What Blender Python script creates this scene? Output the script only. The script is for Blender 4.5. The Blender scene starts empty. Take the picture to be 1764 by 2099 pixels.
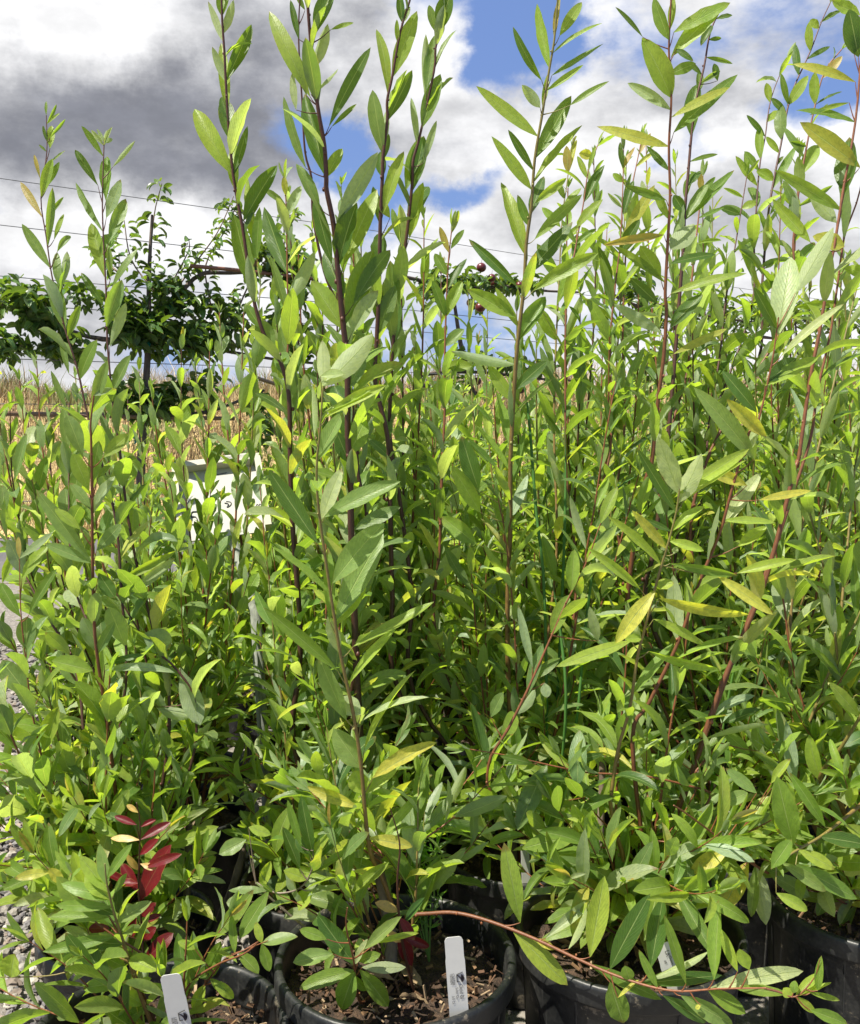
import bpy, math, random
import numpy as np
from mathutils import Vector, Matrix, Euler
R = math.radians
scene = bpy.context.scene
COL = scene.collection

# ------------------------------------------------------------------ camera
PITCH, EYE, FPX = R(5.4), 1.11, 1891.0          # photo measured on a 1764 px wide copy
cam_d = bpy.data.cameras.new('camera'); cam = bpy.data.objects.new('camera', cam_d); COL.objects.link(cam)
cam.location = (0, 0, EYE); cam.rotation_euler = (R(90) - PITCH, 0, 0)
cam_d.sensor_fit = 'HORIZONTAL'; cam_d.sensor_width = 36; cam_d.lens = 36 * FPX / 1764
cam_d.clip_start = 0.05; cam_d.clip_end = 2000
scene.camera = cam
scene.view_settings.view_transform = 'Standard'; scene.view_settings.look = 'None'
scene.view_settings.exposure = 1.0; scene.view_settings.gamma = 1
scene.cycles.use_denoising = True
scene.cycles.max_bounces = 8; scene.cycles.transmission_bounces = 6; scene.cycles.diffuse_bounces = 4

CP, SP = math.cos(PITCH), math.sin(PITCH)
def at(x, y, z):
    """the place seen at photo pixel x, y (1764 wide), z metres in front of the lens"""
    X = (x - 882) / FPX * z; Y = -(y - 1049.5) / FPX * z
    return np.array([X, z * CP + Y * SP, EYE - z * SP + Y * CP])
def to_px(p):
    dx, dy, dz = p[0], p[1], p[2] - EYE
    z = dy * CP - dz * SP; u = dy * SP + dz * CP
    return np.array([882 + dx / z * FPX, 1049.5 - u / z * FPX, z])

# ------------------------------------------------------------------ sun and sky
SUN_DIR = Vector((-0.42, -0.25, 0.87)).normalized()       # towards the sun
sun_d = bpy.data.lights.new('sun', 'SUN'); sun = bpy.data.objects.new('sun', sun_d); COL.objects.link(sun)
sun.rotation_euler = SUN_DIR.to_track_quat('Z', 'Y').to_euler()
sun_d.energy = 5.0; sun_d.angle = R(0.5); sun_d.color = (1.0, 0.94, 0.80)

world = bpy.data.worlds.new('World'); scene.world = world; world.use_nodes = True
NT = world.node_tree; NT.nodes.clear()
class G:
    """tiny node-graph helper"""
    def __init__(s, tree): s.t = tree
    def n(s, typ, **kw):
        nd = s.t.nodes.new(typ)
        ins = kw.pop('ins', {})
        for k, v in kw.items(): setattr(nd, k, v)
        for k, v in ins.items(): s.put(nd.inputs[k], v)
        return nd
    def put(s, sock, v):
        if isinstance(v, bpy.types.NodeSocket): s.t.links.new(v, sock)
        else: sock.default_value = v
    def math(s, op, a, b=0.0, c=None, clamp=False):
        nd = s.n('ShaderNodeMath', operation=op, use_clamp=clamp); s.put(nd.inputs[0], a); s.put(nd.inputs[1], b)
        if c is not None: s.put(nd.inputs[2], c)
        return nd.outputs[0]
    def vm(s, op, a, b=None):
        nd = s.n('ShaderNodeVectorMath', operation=op); s.put(nd.inputs[0], a)
        if b is not None: s.put(nd.inputs[1], b)
        return nd.outputs['Value' if op in ('LENGTH', 'DOT_PRODUCT') else 'Vector']
    def noise(s, vec, scale, detail=4, rough=.5, out='Fac', dist=0.0):
        nd = s.n('ShaderNodeTexNoise'); s.put(nd.inputs['Vector'], vec); nd.inputs['Scale'].default_value = scale
        nd.inputs['Detail'].default_value = detail; nd.inputs['Roughness'].default_value = rough; nd.inputs['Distortion'].default_value = dist
        return nd.outputs[out]
    def ramp(s, f, a, b, lo=0.0, hi=1.0, smooth=True):
        nd = s.n('ShaderNodeMapRange', interpolation_type='SMOOTHSTEP' if smooth else 'LINEAR'); s.put(nd.inputs[0], f)
        for i, v in enumerate((a, b, lo, hi)): nd.inputs[i + 1].default_value = v
        return nd.outputs[0]
    def mix(s, f, a, b, mode='MIX'):
        nd = s.n('ShaderNodeMix', data_type='RGBA', blend_type=mode); s.put(nd.inputs[0], f)
        for k, v in ((6, a), (7, b)):
            s.put(nd.inputs[k], tuple(v) + (1.0,) if isinstance(v, (tuple, list)) and len(v) == 3 else v)
        return nd.outputs[2]

g = G(NT)
dirv = g.n('ShaderNodeTexCoord').outputs['Generated']
sky = g.n('ShaderNodeTexSky', sky_type='NISHITA', sun_disc=False)
sky.sun_elevation = math.asin(SUN_DIR.z); sky.sun_rotation = math.atan2(SUN_DIR.x, SUN_DIR.y)
sky.altitude = 60; sky.air_density = 1.0; sky.dust_density = .6
def sky_blob(px, py, rx, ry, w):
    d = at(px, py, 1.0) - np.array([0, 0, EYE]); d /= np.linalg.norm(d)
    v = g.vm('SUBTRACT', warped, tuple(d)); v = g.vm('MULTIPLY', v, (FPX / rx, 0.0, FPX / ry))
    return g.ramp(g.vm('LENGTH', v), 0.0, 1.6, w, 0.0)
wn = g.noise(dirv, 6.0, 7, .62, out='Color')
warped = g.vm('ADD', dirv, g.vm('MULTIPLY', g.vm('SUBTRACT', wn, (.5, .5, .5)), (.20, .20, .15)))
def total(blobs, base):
    s = base
    for b in blobs: s = g.math('ADD', s, sky_blob(*b))
    return s
stretched = g.vm('MULTIPLY', dirv, (1, 1, 1.9))
n1 = g.noise(stretched, 4.2, 9, .56); n2 = g.noise(g.vm('ADD', stretched, (3.1, .4, 1.7)), 6.5, 8, .6)
# where the blue shows
cover = total([(560, 185, 120, 90, -.42), (722, 300, 75, 90, -.44), (900, 355, 140, 45, -.52), (1052, 95, 95, 90, -.62), (1190, 130, 90, 70, -.10), (1400, 245, 80, 90, -.42),
               (1570, 90, 240, 110, .02), (1720, 225, 120, 50, -.36), (30, 405, 110, 40, -.25), (600, 750, 600, 60, -.20), (780, 440, 50, 60, -.35), (1300, 350, 70, 50, -.2), (650, 275, 70, 60, -.25),
               (200, 200, 420, 260, .5), (850, 150, 200, 120, .12), (1100, 400, 250, 110, .12), (1560, 440, 280, 110, .15), (100, 480, 300, 80, .2)], g.math('ADD', g.math('MULTIPLY', g.math('SUBTRACT', n1, .5), 2.3), .68))
dsep = g.n('ShaderNodeSeparateXYZ'); g.put(dsep.inputs[0], dirv)
cover = g.math('ADD', cover, g.ramp(dsep.outputs[1], .15, .62, -.42, 0.0))      # the clouds open overhead and behind, where the sun stands
cov = g.ramp(cover, .26, .66)
# how dark the cloud base is
shade = total([(250, 230, 440, 160, .66), (640, 110, 190, 130, .34), (620, 330, 200, 90, .30), (1060, 430, 260, 50, .16), (1590, 450, 260, 60, .22), (950, 600, 400, 60, .20), (250, 700, 500, 80, .20), (1500, 160, 300, 160, .18), (1020, 260, 200, 60, .12),
               (60, 10, 300, 80, -.6), (1000, 60, 240, 90, -.30), (150, 470, 330, 70, -.35), (1250, 290, 260, 60, -.3), (1640, 300, 260, 50, -.3)], g.math('MULTIPLY', g.math('SUBTRACT', n2, .38), 1.5))
sh = g.ramp(shade, 0.0, .95)
cloud = g.mix(sh, (5.3, 5.3, 5.35), (1.35, 1.40, 1.62))
fine = g.ramp(g.noise(stretched, 15, 6, .6), .3, .7, .88, 1.10)
cloud = g.vm('SCALE', cloud); NT.nodes[-1].inputs['Scale'].default_value = 1.0
g.put(NT.nodes[-1].inputs['Scale'], fine)
blue = g.mix(.75, sky.outputs[0], (.85, 1.42, 3.3))
skyc = g.mix(cov, blue, cloud)
bg = g.n('ShaderNodeBackground', ins={'Color': skyc, 'Strength': 0.1})
g.put(g.n('ShaderNodeOutputWorld').inputs[0], bg.outputs[0])

# ------------------------------------------------------------------ helpers
def tag(o, label=None, cat=None, group=None, kind=None):
    for k, v in (('label', label), ('category', cat), ('group', group), ('kind', kind)):
        if v: o[k] = v
    return o
def thing(name, loc, label, cat, group=None, rot=0.0):
    o = bpy.data.objects.new(name, None); COL.objects.link(o); o.empty_display_size = .05
    o.location = tuple(loc); o.rotation_euler = (0, 0, rot)
    return tag(o, label, cat, group)
def copy_tree(o, parent=None):
    c = o.copy(); COL.objects.link(c); c.parent = parent
    if 'label' in c and parent is None: del c['label']
    for ch in o.children: copy_tree(ch, c)
    return c
class MB:
    """mesh collector: vertices, quads, uv and a tint per vertex"""
    def __init__(s): s.v, s.f, s.uv, s.c, s.n = [], [], [], [], 0
    def add(s, v, f, c=(.5, .5, .5, 0), uv=None):
        v = np.asarray(v, float); f = np.asarray(f, int)
        s.v.append(v); s.f.append(f + s.n); s.n += len(v)
        c = np.asarray(c, float); s.c.append(np.broadcast_to(c, (len(v), 4)) if c.ndim == 1 else c)
        s.uv.append(np.zeros((len(v), 2)) if uv is None else uv)
    def build(s, name, mat, parent=None, smooth=True, loc=None):
        v = np.concatenate(s.v); c = np.concatenate(s.c); uv = np.concatenate(s.uv)
        off = np.array(loc) if loc is not None else (np.array(parent_origin(parent)) if parent is not None else np.zeros(3))
        if loc is None and parent is None:
            off = np.array([(v[:, 0].min() + v[:, 0].max()) / 2, (v[:, 1].min() + v[:, 1].max()) / 2, v[:, 2].min()])
        quads = [q for q in s.f if q.shape[1] == 4]; tris = [q for q in s.f if q.shape[1] == 3]
        loops = np.concatenate([q.ravel() for q in quads + tris])
        tot = np.concatenate([np.full(len(q), q.shape[1]) for q in quads + tris])
        me = bpy.data.meshes.new(name); me.vertices.add(len(v)); me.vertices.foreach_set('co', (v - off).ravel())
        me.loops.add(len(loops)); me.loops.foreach_set('vertex_index', loops)
        me.polygons.add(len(tot)); me.polygons.foreach_set('loop_start', np.concatenate([[0], np.cumsum(tot)[:-1]]))
        me.polygons.foreach_set('use_smooth', np.full(len(tot), smooth))
        ul = me.uv_layers.new(name='UVMap'); ul.data.foreach_set('uv', uv[loops].ravel())
        at_ = me.color_attributes.new('tint', 'FLOAT_COLOR', 'POINT'); at_.data.foreach_set('color', c.ravel())
        me.update(calc_edges=True); me.validate()
        me.materials.append(mat)
        o = bpy.data.objects.new(name, me); COL.objects.link(o)
        if parent is not None: o.parent = parent
        else: o.location = tuple(off)
        return o
def parent_origin(p):
    o = Vector(p.location)
    while p.parent is not None: p = p.parent; o = o + Vector(p.location)
    return tuple(o)
def unit(a): return a / (np.linalg.norm(a, axis=-1, keepdims=True) + 1e-12)
def smooth_path(p, k=4):
    p = np.asarray(p, float)
    if len(p) < 3: return np.array([p[0] + (p[-1] - p[0]) * t for t in np.linspace(0, 1, 2 * k)])
    q = np.vstack([2 * p[0] - p[1], p, 2 * p[-1] - p[-2]]); out = []
    for i in range(1, len(q) - 2):
        for j in range(k):
            t = j / k
            out.append(.5 * (2 * q[i] + (q[i + 1] - q[i - 1]) * t + (2 * q[i - 1] - 5 * q[i] + 4 * q[i + 1] - q[i + 2]) * t * t + (3 * q[i] - q[i - 1] - 3 * q[i + 1] + q[i + 2]) * t ** 3))
    out.append(p[-1]); return np.array(out)
def tube(mb, p, r, c, sides=6, knots=0.0, rng=None):
    """tapered tube along p; r and c given per point or at both ends"""
    p = np.asarray(p, float); n = len(p)
    r = np.asarray(r, float); r = np.linspace(r[0], r[1], n) if len(r) == 2 else r
    c = np.asarray(c, float)
    if c.ndim == 1: c = np.broadcast_to(c, (n, 4))
    elif len(c) == 2: c = c[0] + (c[1] - c[0]) * np.linspace(0, 1, n)[:, None]
    t = unit(np.gradient(p, axis=0)); ref = np.array([0, 0, 1.0]) if abs(t[:, 2]).mean() < .8 else np.array([1.0, 0, 0])
    a = unit(np.cross(t, ref)); b = np.cross(t, a)
    if knots and rng is not None:
        r = r * (1 + knots * (np.arange(n) % 3 == 0) * rng.random(n))
    ang = np.linspace(0, 2 * math.pi, sides, endpoint=False)
    v = p[:, None] + r[:, None, None] * (np.cos(ang)[None, :, None] * a[:, None] + np.sin(ang)[None, :, None] * b[:, None])
    i = np.arange(n - 1)[:, None] * sides; j = np.arange(sides)[None]; k = (j + 1) % sides
    f = np.stack([i + j, i + k, i + sides + k, i + sides + j], -1).reshape(-1, 4)
    uv = np.stack(np.broadcast_arrays(np.arange(sides)[None] / sides, (np.arange(n) * .1)[:, None]), -1).reshape(-1, 2)
    mb.add(v.reshape(-1, 3), f, np.repeat(c, sides, 0), uv)
    cap = np.array([[0, 1, 2, 3]]) if sides == 4 else np.array([[0, q, q + 1] for q in range(1, sides - 1)])
    mb.add(v[0], cap[:, ::-1] if sides != 4 else cap, c[0]); mb.add(v[-1], cap, c[-1])
def box(mb, c, sx, sy, sz, rot=None, col=(.5, .5, .5, 0)):
    v = np.array([[x, y, z] for z in (-.5, .5) for y in (-.5, .5) for x in (-.5, .5)]) * (sx, sy, sz)
    if rot is not None: v = v @ np.array(rot.to_matrix()).T
    mb.add(v + np.array(c), [[0, 2, 3, 1], [4, 5, 7, 6], [0, 1, 5, 4], [2, 6, 7, 3], [0, 4, 6, 2], [1, 3, 7, 5]], col)
def lathe(mb, prof, c, seg=48, col=(.5, .5, .5, 0), wob=0.0):
    prof = np.asarray(prof, float); n = len(prof); a = np.linspace(0, 2 * math.pi, seg, endpoint=False)
    rr = prof[:, 0][:, None] * (1 + wob * np.sin(2 * a + .7)[None]); 
    v = np.stack([rr * np.cos(a), rr * np.sin(a), np.broadcast_to(prof[:, 1][:, None], rr.shape)], -1) + np.array(c)
    i = np.arange(n - 1)[:, None] * seg; j = np.arange(seg)[None]; k = (j + 1) % seg
    f = np.stack([i + j, i + k, i + seg + k, i + seg + j], -1).reshape(-1, 4)
    mb.add(v.reshape(-1, 3), f, col)

# ------------------------------------------------------------------ leaves
class Leaves:
    def __init__(s): s.rows = []
    def add(s, P, D, N, L, W, bend=.3, fold=.3, p=.95, col=(.1, .18, .04, 0), wave=.0, twist=0.0):
        s.rows.append(np.concatenate([P, D, N, [L, W, bend, fold, p, wave, twist], col]))
    def build(s, name, mat, parent, nu=11, nv=5):
        if not s.rows: return None
        a = np.array(s.rows); m = len(a)
        P = a[:, 0:3]; D = unit(a[:, 3:6]); N = a[:, 6:9]; N = unit(N - (N * D).sum(1, keepdims=True) * D)
        L, W, B, F, pw, wv, tw = a[:, 9:16].T; col = a[:, 16:20]
        t = np.linspace(0, 1, nu) ** .9; tt = np.clip((t - .05) / .95, 0, 1)
        w = np.sin(math.pi * tt[None] ** pw[:, None]) ** .66; w = np.nan_to_num(w)
        w = np.clip(w, .045, 1); w[:, -1] = .0; w *= (W / 2)[:, None]
        v = np.linspace(-1, 1, nv)
        b = np.where(abs(B) < 1e-3, 1e-3, B); bt = b[:, None] * t[None]
        al = np.sin(bt) / b[:, None] * L[:, None]; dn = -(1 - np.cos(bt)) / b[:, None] * L[:, None]
        S = np.cross(D, N)
        ang = tw[:, None] * t[None]
        dirN = N[:, None] * np.cos(bt)[..., None] + D[:, None] * np.sin(bt)[..., None]
        Sx = S[:, None] * np.cos(ang)[..., None] + dirN * np.sin(ang)[..., None]
        Nx = dirN * np.cos(ang)[..., None] - S[:, None] * np.sin(ang)[..., None]
        C = P[:, None] + D[:, None] * al[..., None] + N[:, None] * dn[..., None]
        ph = (np.arange(m) * 2.399)[:, None, None]
        fv = (np.abs(v) ** 1.3)[None, None]
        wav = wv[:, None, None] * np.sin(t[None, :, None] * 19 + ph + np.sign(v)[None, None] * 1.3) * (np.abs(v) ** 2)[None, None] * w[..., None]
        vert = C[:, :, None] + Sx[:, :, None] * (w[..., None] * v[None, None] * np.cos(F)[:, None, None])[..., None] \
            + Nx[:, :, None] * (w[..., None] * fv * np.sin(F)[:, None, None] + wav)[..., None]
        i = np.arange(nu - 1)[:, None] * nv; j = np.arange(nv - 1)[None]
        f = np.stack([i + j, i + j + 1, i + nv + j + 1, i + nv + j], -1).reshape(-1, 4)
        f = (f[None] + (np.arange(m) * nu * nv)[:, None, None]).reshape(-1, 4)
        uv = np.broadcast_to(np.stack(np.broadcast_arrays(v[None] * .5 + .5, t[:, None]), -1).reshape(1, -1, 2), (m, nu * nv, 2)).reshape(-1, 2)
        mb = MB(); mb.add(vert.reshape(-1, 3), f, np.repeat(col, nu * nv, 0), uv)
        return mb.build(name, mat, parent)

# ------------------------------------------------------------------ materials
def material(name):
    m = bpy.data.materials.new(name); m.use_nodes = True; m.node_tree.nodes.clear()
    return m, G(m.node_tree)
def finish(g, shader, disp=None):
    o = g.n('ShaderNodeOutputMaterial'); g.put(o.inputs[0], shader)
def bump(g, h, strength=.3, dist=.01):
    return g.n('ShaderNodeBump', ins={'Height': h, 'Strength': strength, 'Distance': dist}).outputs[0]
def leaf_material(name, pale=(.30, .36, .22), trans=.47, rough=.42, under=.55, veins=1.0, tmix=.25):
    m, g = material(name)
    A = g.n('ShaderNodeAttribute', attribute_name='tint'); base, yel = A.outputs['Color'], A.outputs['Alpha']
    uv = g.n('ShaderNodeUVMap').outputs[0]; sp = g.n('ShaderNodeSeparateXYZ'); g.put(sp.inputs[0], uv)
    pos = g.n('ShaderNodeNewGeometry')
    u = g.math('ABSOLUTE', g.math('SUBTRACT', sp.outputs[0], .5)); t = sp.outputs[1]
    no = g.noise(pos.outputs['Position'], 170, 4, .6); no2 = g.noise(pos.outputs['Position'], 38, 2, .5)
    c = g.mix(g.math('MULTIPLY', yel, g.ramp(g.math('ADD', no2, g.math('MULTIPLY', g.math('SUBTRACT', no, .5), .35)), .34, .62)), base, (.40, .36, .07))
    c = g.mix(g.ramp(no, .35, .75, 0, .5), c, g.mix(1.0, c, (.45, .55, .6), 'MULTIPLY'))
    spots = g.ramp(g.noise(pos.outputs['Position'], 330, 3, .6), .66, .74, 0, .6)
    c = g.mix(spots, c, (.09, .055, .02))
    c = g.mix(g.ramp(g.math('ADD', t, g.math('MULTIPLY', no2, .5)), 1.20, 1.30, 0, .8), c, (.16, .09, .03))
    edge = g.ramp(g.math('ADD', u, g.math('MULTIPLY', no2, .22)), .585, .64, 0, .6); c = g.mix(edge, c, (.30, .25, .05))
    rib = g.ramp(u, .012, .035, 1, 0)
    ph = g.math('SUBTRACT', g.math('MULTIPLY', t, 13.0), g.math('MULTIPLY', u, 8.0))
    vein = g.ramp(g.math('ABSOLUTE', g.math('SUBTRACT', g.math('FRACT', ph), .5)), .0, .10, 1, 0)
    c = g.mix(g.math('MULTIPLY', rib, .6 * veins), c, (.36, .44, .18))
    c = g.mix(g.math('MULTIPLY', vein, .26 * veins), c, (.30, .38, .14))
    back = pos.outputs['Backfacing']
    col = g.mix(g.math('MULTIPLY', back, under), c, pale)
    h = g.math('ADD', g.math('MULTIPLY', vein, -.5), g.math('ADD', g.math('MULTIPLY', rib, -1.0), g.math('MULTIPLY', no, .6)))
    nrm = bump(g, h, .6 * veins + .15, .0011)
    pr = g.n('ShaderNodeBsdfPrincipled', ins={'Base Color': col, 'Roughness': g.math('ADD', g.math('ADD', rough - .08, g.math('MULTIPLY', no, .16)), g.math('MULTIPLY', back, .18)), 'Normal': nrm})
    pr.inputs['Specular IOR Level'].default_value = .42
    tc = g.mix(1.0, g.mix(tmix, c, (.30, .42, .03)), (2.35, 2.3, .9), 'MULTIPLY')
    tr = g.n('ShaderNodeBsdfTranslucent', ins={'Color': tc, 'Normal': nrm})
    mx = g.n('ShaderNodeMixShader'); mx.inputs[0].default_value = trans
    g.put(mx.inputs[1], pr.outputs[0]); g.put(mx.inputs[2], tr.outputs[0]); finish(g, mx.outputs[0]); return m
M = {}
M['leaf'] = leaf_material('willow_leaf')
M['pear_leaf'] = leaf_material('pear_leaf', pale=(.10, .14, .06), trans=.26, rough=.30, under=.35)
M['red_leaf'] = leaf_material('red_leaf', pale=(.20, .03, .035), trans=.25, rough=.38, under=.2, veins=.12, tmix=0.0)
def tinted(name, rough=.6, nscale=60, amount=.5, bmp=.3, dist=.002, spec=.4, stretch=(1, 1, 1)):
    m, g = material(name)
    c = g.n('ShaderNodeAttribute', attribute_name='tint').outputs['Color']
    p = g.vm('MULTIPLY', g.n('ShaderNodeTexCoord').outputs['Object'], stretch)
    no = g.noise(p, nscale, 5, .6)
    col = g.mix(g.ramp(no, .3, .75, 0, amount), c, g.mix(1.0, c, (.35, .35, .38), 'MULTIPLY'))
    pr = g.n('ShaderNodeBsdfPrincipled', ins={'Base Color': col, 'Roughness': rough, 'Normal': bump(g, no, bmp, dist)})
    pr.inputs['Specular IOR Level'].default_value = spec
    finish(g, pr.outputs[0]); return m
M['bark'] = tinted('willow_bark', .50, 220, .6, .5, .001, .5, (1, 1, .35))
M['old_bark'] = tinted('old_bark', .8, 90, .8, .8, .003, .2, (1, 1, .3))
M['chip'] = tinted('bark_chips', .85, 150, .6, .5, .002, .2)
M['stone'] = tinted('gravel_stone', .85, 120, .5, .4, .002, .2)
M['fruit'] = tinted('fruit_skin', .35, 60, .4, .1, .001, .5)
M['straw'] = tinted('straw', .7, 30, .3, .1, .001, .3)
M['metal'] = tinted('wire_metal', .5, 30, .4, .1, .001, .5)
M['ink'] = tinted('ink', .6, 400, .2, .0, .0005, .3)
M['white'] = tinted('white_plastic', .55, 40, .12, .15, .001, .4)
def pot_mat():
    m, g = material('black_plastic')
    p = g.n('ShaderNodeTexCoord').outputs['Object']
    no = g.noise(p, 9, 6, .65); fi = g.noise(p, 160, 3, .6); sc = g.noise(g.vm('MULTIPLY', p, (1, 1, .12)), 120, 3, .6)
    col = g.mix(g.ramp(g.math('ADD', g.math('MULTIPLY', no, .7), g.math('MULTIPLY', fi, .3)), .42, .72), (.008, .009, .010), (.040, .040, .038))
    col = g.mix(g.ramp(sc, .62, .75, 0, .35), col, (.085, .085, .08))
    mud = g.ramp(g.math('ADD', g.noise(p, 26, 7, .75), g.math('MULTIPLY', fi, .15)), .66, .74, 0, .8); col = g.mix(mud, col, (.16, .135, .10))
    pr = g.n('ShaderNodeBsdfPrincipled', ins={'Base Color': col, 'Roughness': g.ramp(no, .3, .7, .38, .6), 'Normal': bump(g, fi, .25, .0012)})
    finish(g, pr.outputs[0]); return m
M['pot'] = pot_mat()
def soil_mat():
    m, g = material('potting_mix')
    p = g.n('ShaderNodeTexCoord').outputs['Object']; a = g.noise(p, 70, 6, .7); b = g.noise(p, 260, 3, .6)
    col = g.mix(g.ramp(a, .35, .65), (.018, .011, .007), (.085, .05, .03)); col = g.mix(g.ramp(b, .66, .72), col, (.26, .19, .12))
    pr = g.n('ShaderNodeBsdfPrincipled', ins={'Base Color': col, 'Roughness': .9, 'Normal': bump(g, g.math('ADD', a, b), .9, .008)})
    finish(g, pr.outputs[0]); return m
M['soil'] = soil_mat()
def ground_mat(name, c1, c2, c3, s1, s2, b=.6, d=.01, rough=.9):
    m, g = material(name); p = g.n('ShaderNodeNewGeometry').outputs['Position']
    a = g.noise(p, s1, 6, .65); f = g.noise(p, s2, 4, .6)
    vo = g.n('ShaderNodeTexVoronoi', ins={'Vector': p, 'Scale': s2 * .45})
    col = g.mix(g.ramp(a, .35, .68), c1, c2); col = g.mix(g.ramp(f, .5, .7), col, c3); bw = g.n('ShaderNodeRGBToBW', ins={'Color': vo.outputs['Color']}).outputs[0]; col = g.mix(.6, col, g.mix(bw, c1, c3)) if name == 'gravel_ground' else col
    pr = g.n('ShaderNodeBsdfPrincipled', ins={'Base Color': col, 'Roughness': rough, 'Normal': bump(g, g.math('ADD', a, g.math('ADD', f, vo.outputs['Distance'])), b, d)})
    pr.inputs['Specular IOR Level'].default_value = .25
    finish(g, pr.outputs[0]); return m
M['gravel'] = ground_mat('gravel_ground', (.15, .135, .12), (.22, .20, .175), (.30, .28, .25), 3, 90, .9, .012)
M['road'] = ground_mat('road_surface', (.085, .083, .088), (.12, .115, .115), (.16, .15, .145), 2, 120, .4, .004)
M['field'] = ground_mat('dry_field', (.42, .30, .13), (.52, .40, .19), (.33, .28, .11), 1.2, 22, .8, .05)
rng = np.random.default_rng(11)
def rc(c, s=.12, y=0.0, r=None):
    r = r or rng
    k = 1 + s * (r.random() * 2 - 1); h = s * (r.random() * 2 - 1) * .6
    return np.array([c[0] * k * (1 + h), c[1] * k, c[2] * k * (1 - h), y])
# ------------------------------------------------------------------ ground, road, dry bank
def sheet(name, xs, ys, hf, mat, kind='structure'):
    X, Y = np.meshgrid(xs, ys); Z = hf(X, Y); n, m = X.shape
    mb = MB(); i = np.arange(n - 1)[:, None] * m; j = np.arange(m - 1)[None]
    f = np.stack([i + j, i + j + 1, i + m + j + 1, i + m + j], -1).reshape(-1, 4)
    mb.add(np.stack([X, Y, Z], -1).reshape(-1, 3), f); o = mb.build(name, mat, None); return tag(o, kind=kind)
def bank_h(X, Y):
    x0 = 1.50 + .05 * np.sin(X * .6) + .03 * np.sin(X * 1.9 + 1) + .012 * np.clip(X, -6, 14)
    t = np.clip((Y - 9.7) / 3.6, 0, 1); t = t * t * (3 - 2 * t)
    return t * x0 + .02 * np.sin(X * 3.1 + Y * 2) * t + .004 + np.where(Y > 16, -.06 * (Y - 16), 0)
sheet('ground', np.linspace(-60, 60, 60), np.linspace(-30, 140, 60), lambda X, Y: X * 0 - .004 - np.where(Y > 14, .0, 0), M['gravel'])
sheet('road', np.linspace(-30, 40, 50), np.linspace(6.6, 8.9, 6), lambda X, Y: X * 0 + .004, M['road'])
sheet('hill', np.linspace(-40, 60, 260), np.concatenate([np.linspace(9.0, 16, 60), np.linspace(17, 60, 10)]), bank_h, M['field'])
# dry grass on the bank (nobody could count it)
def blades(n, xr, yr, hf, hr, wr, cols, name, label, mat, seed, lean=.3):
    r = np.random.default_rng(seed)
    x = r.uniform(*xr, n); y = r.uniform(*yr, n); z = hf(x, y); h = r.uniform(*hr, n) * (1 + .45 * np.sin(x * 2.3 + y) * np.sin(x * .9 + 2 + y * .5) + .25 * np.sin(x * 7)) * np.where(r.random(n) < .04, 1.6, 1); w = r.uniform(*wr, n)
    a = r.uniform(0, math.pi, n); lx = r.normal(0, lean, n) * h; ly = r.normal(0, lean, n) * h
    s = np.stack([np.cos(a), np.sin(a), 0 * a], -1) * w[:, None]; b = np.stack([x, y, z - .02], -1)
    m1 = b + np.stack([lx * .35, ly * .35, h * .6], -1); t = b + np.stack([lx, ly, h], -1)
    v = np.stack([b - s, b + s, m1 + s * .7, m1 - s * .7, t + s * .12, t - s * .12], 1).reshape(-1, 3)
    f = np.array([[0, 1, 2, 3], [3, 2, 4, 5]])[None] + (np.arange(n) * 6)[:, None, None]
    cols = np.array(cols); ci = np.clip((len(cols) * (.5 + .33 * np.sin(x * 1.3 + y * 2.1) + .22 * np.sin(x * 3.7 - y * 1.4) + r.normal(0, .16, n))).astype(int), 0, len(cols) - 1); c = cols[ci] * r.uniform(.75, 1.2, (n, 1)); c = np.concatenate([c, np.zeros((n, 1))], 1)
    mb = MB(); mb.add(v, f.reshape(-1, 4), np.repeat(c, 6, 0)); o = mb.build(name, mat, None)
    return tag(o, label, 'grass', kind='stuff')
hz = lambda x, y: bank_h(x, y)
blades(52000, (-9, 12), (9.6, 14.5), hz, (.14, .42), (.003, .008), [(.50, .38, .20), (.44, .33, .17), (.55, .42, .23), (.36, .26, .14), (.26, .19, .10), (.24, .25, .09)], 'dry_grass', 'tall straw-coloured dry grass covering the bank beyond the road', M['straw'], 3)
blades(2600, (-9, 12), (9.0, 9.9), lambda x, y: x * 0, (.03, .12), (.003, .007), [(.5, .38, .17), (.3, .3, .1)], 'mown_grass', 'low mown straw and weeds between road and bank', M['straw'], 4, .8)
blades(2400, (-9, -1.5), (13.0, 15.2), hz, (.15, .38), (.004, .009), [(.22, .30, .08), (.30, .34, .12)], 'green_grass', 'greener grass along the crest of the bank at left', M['straw'], 5)
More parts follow.
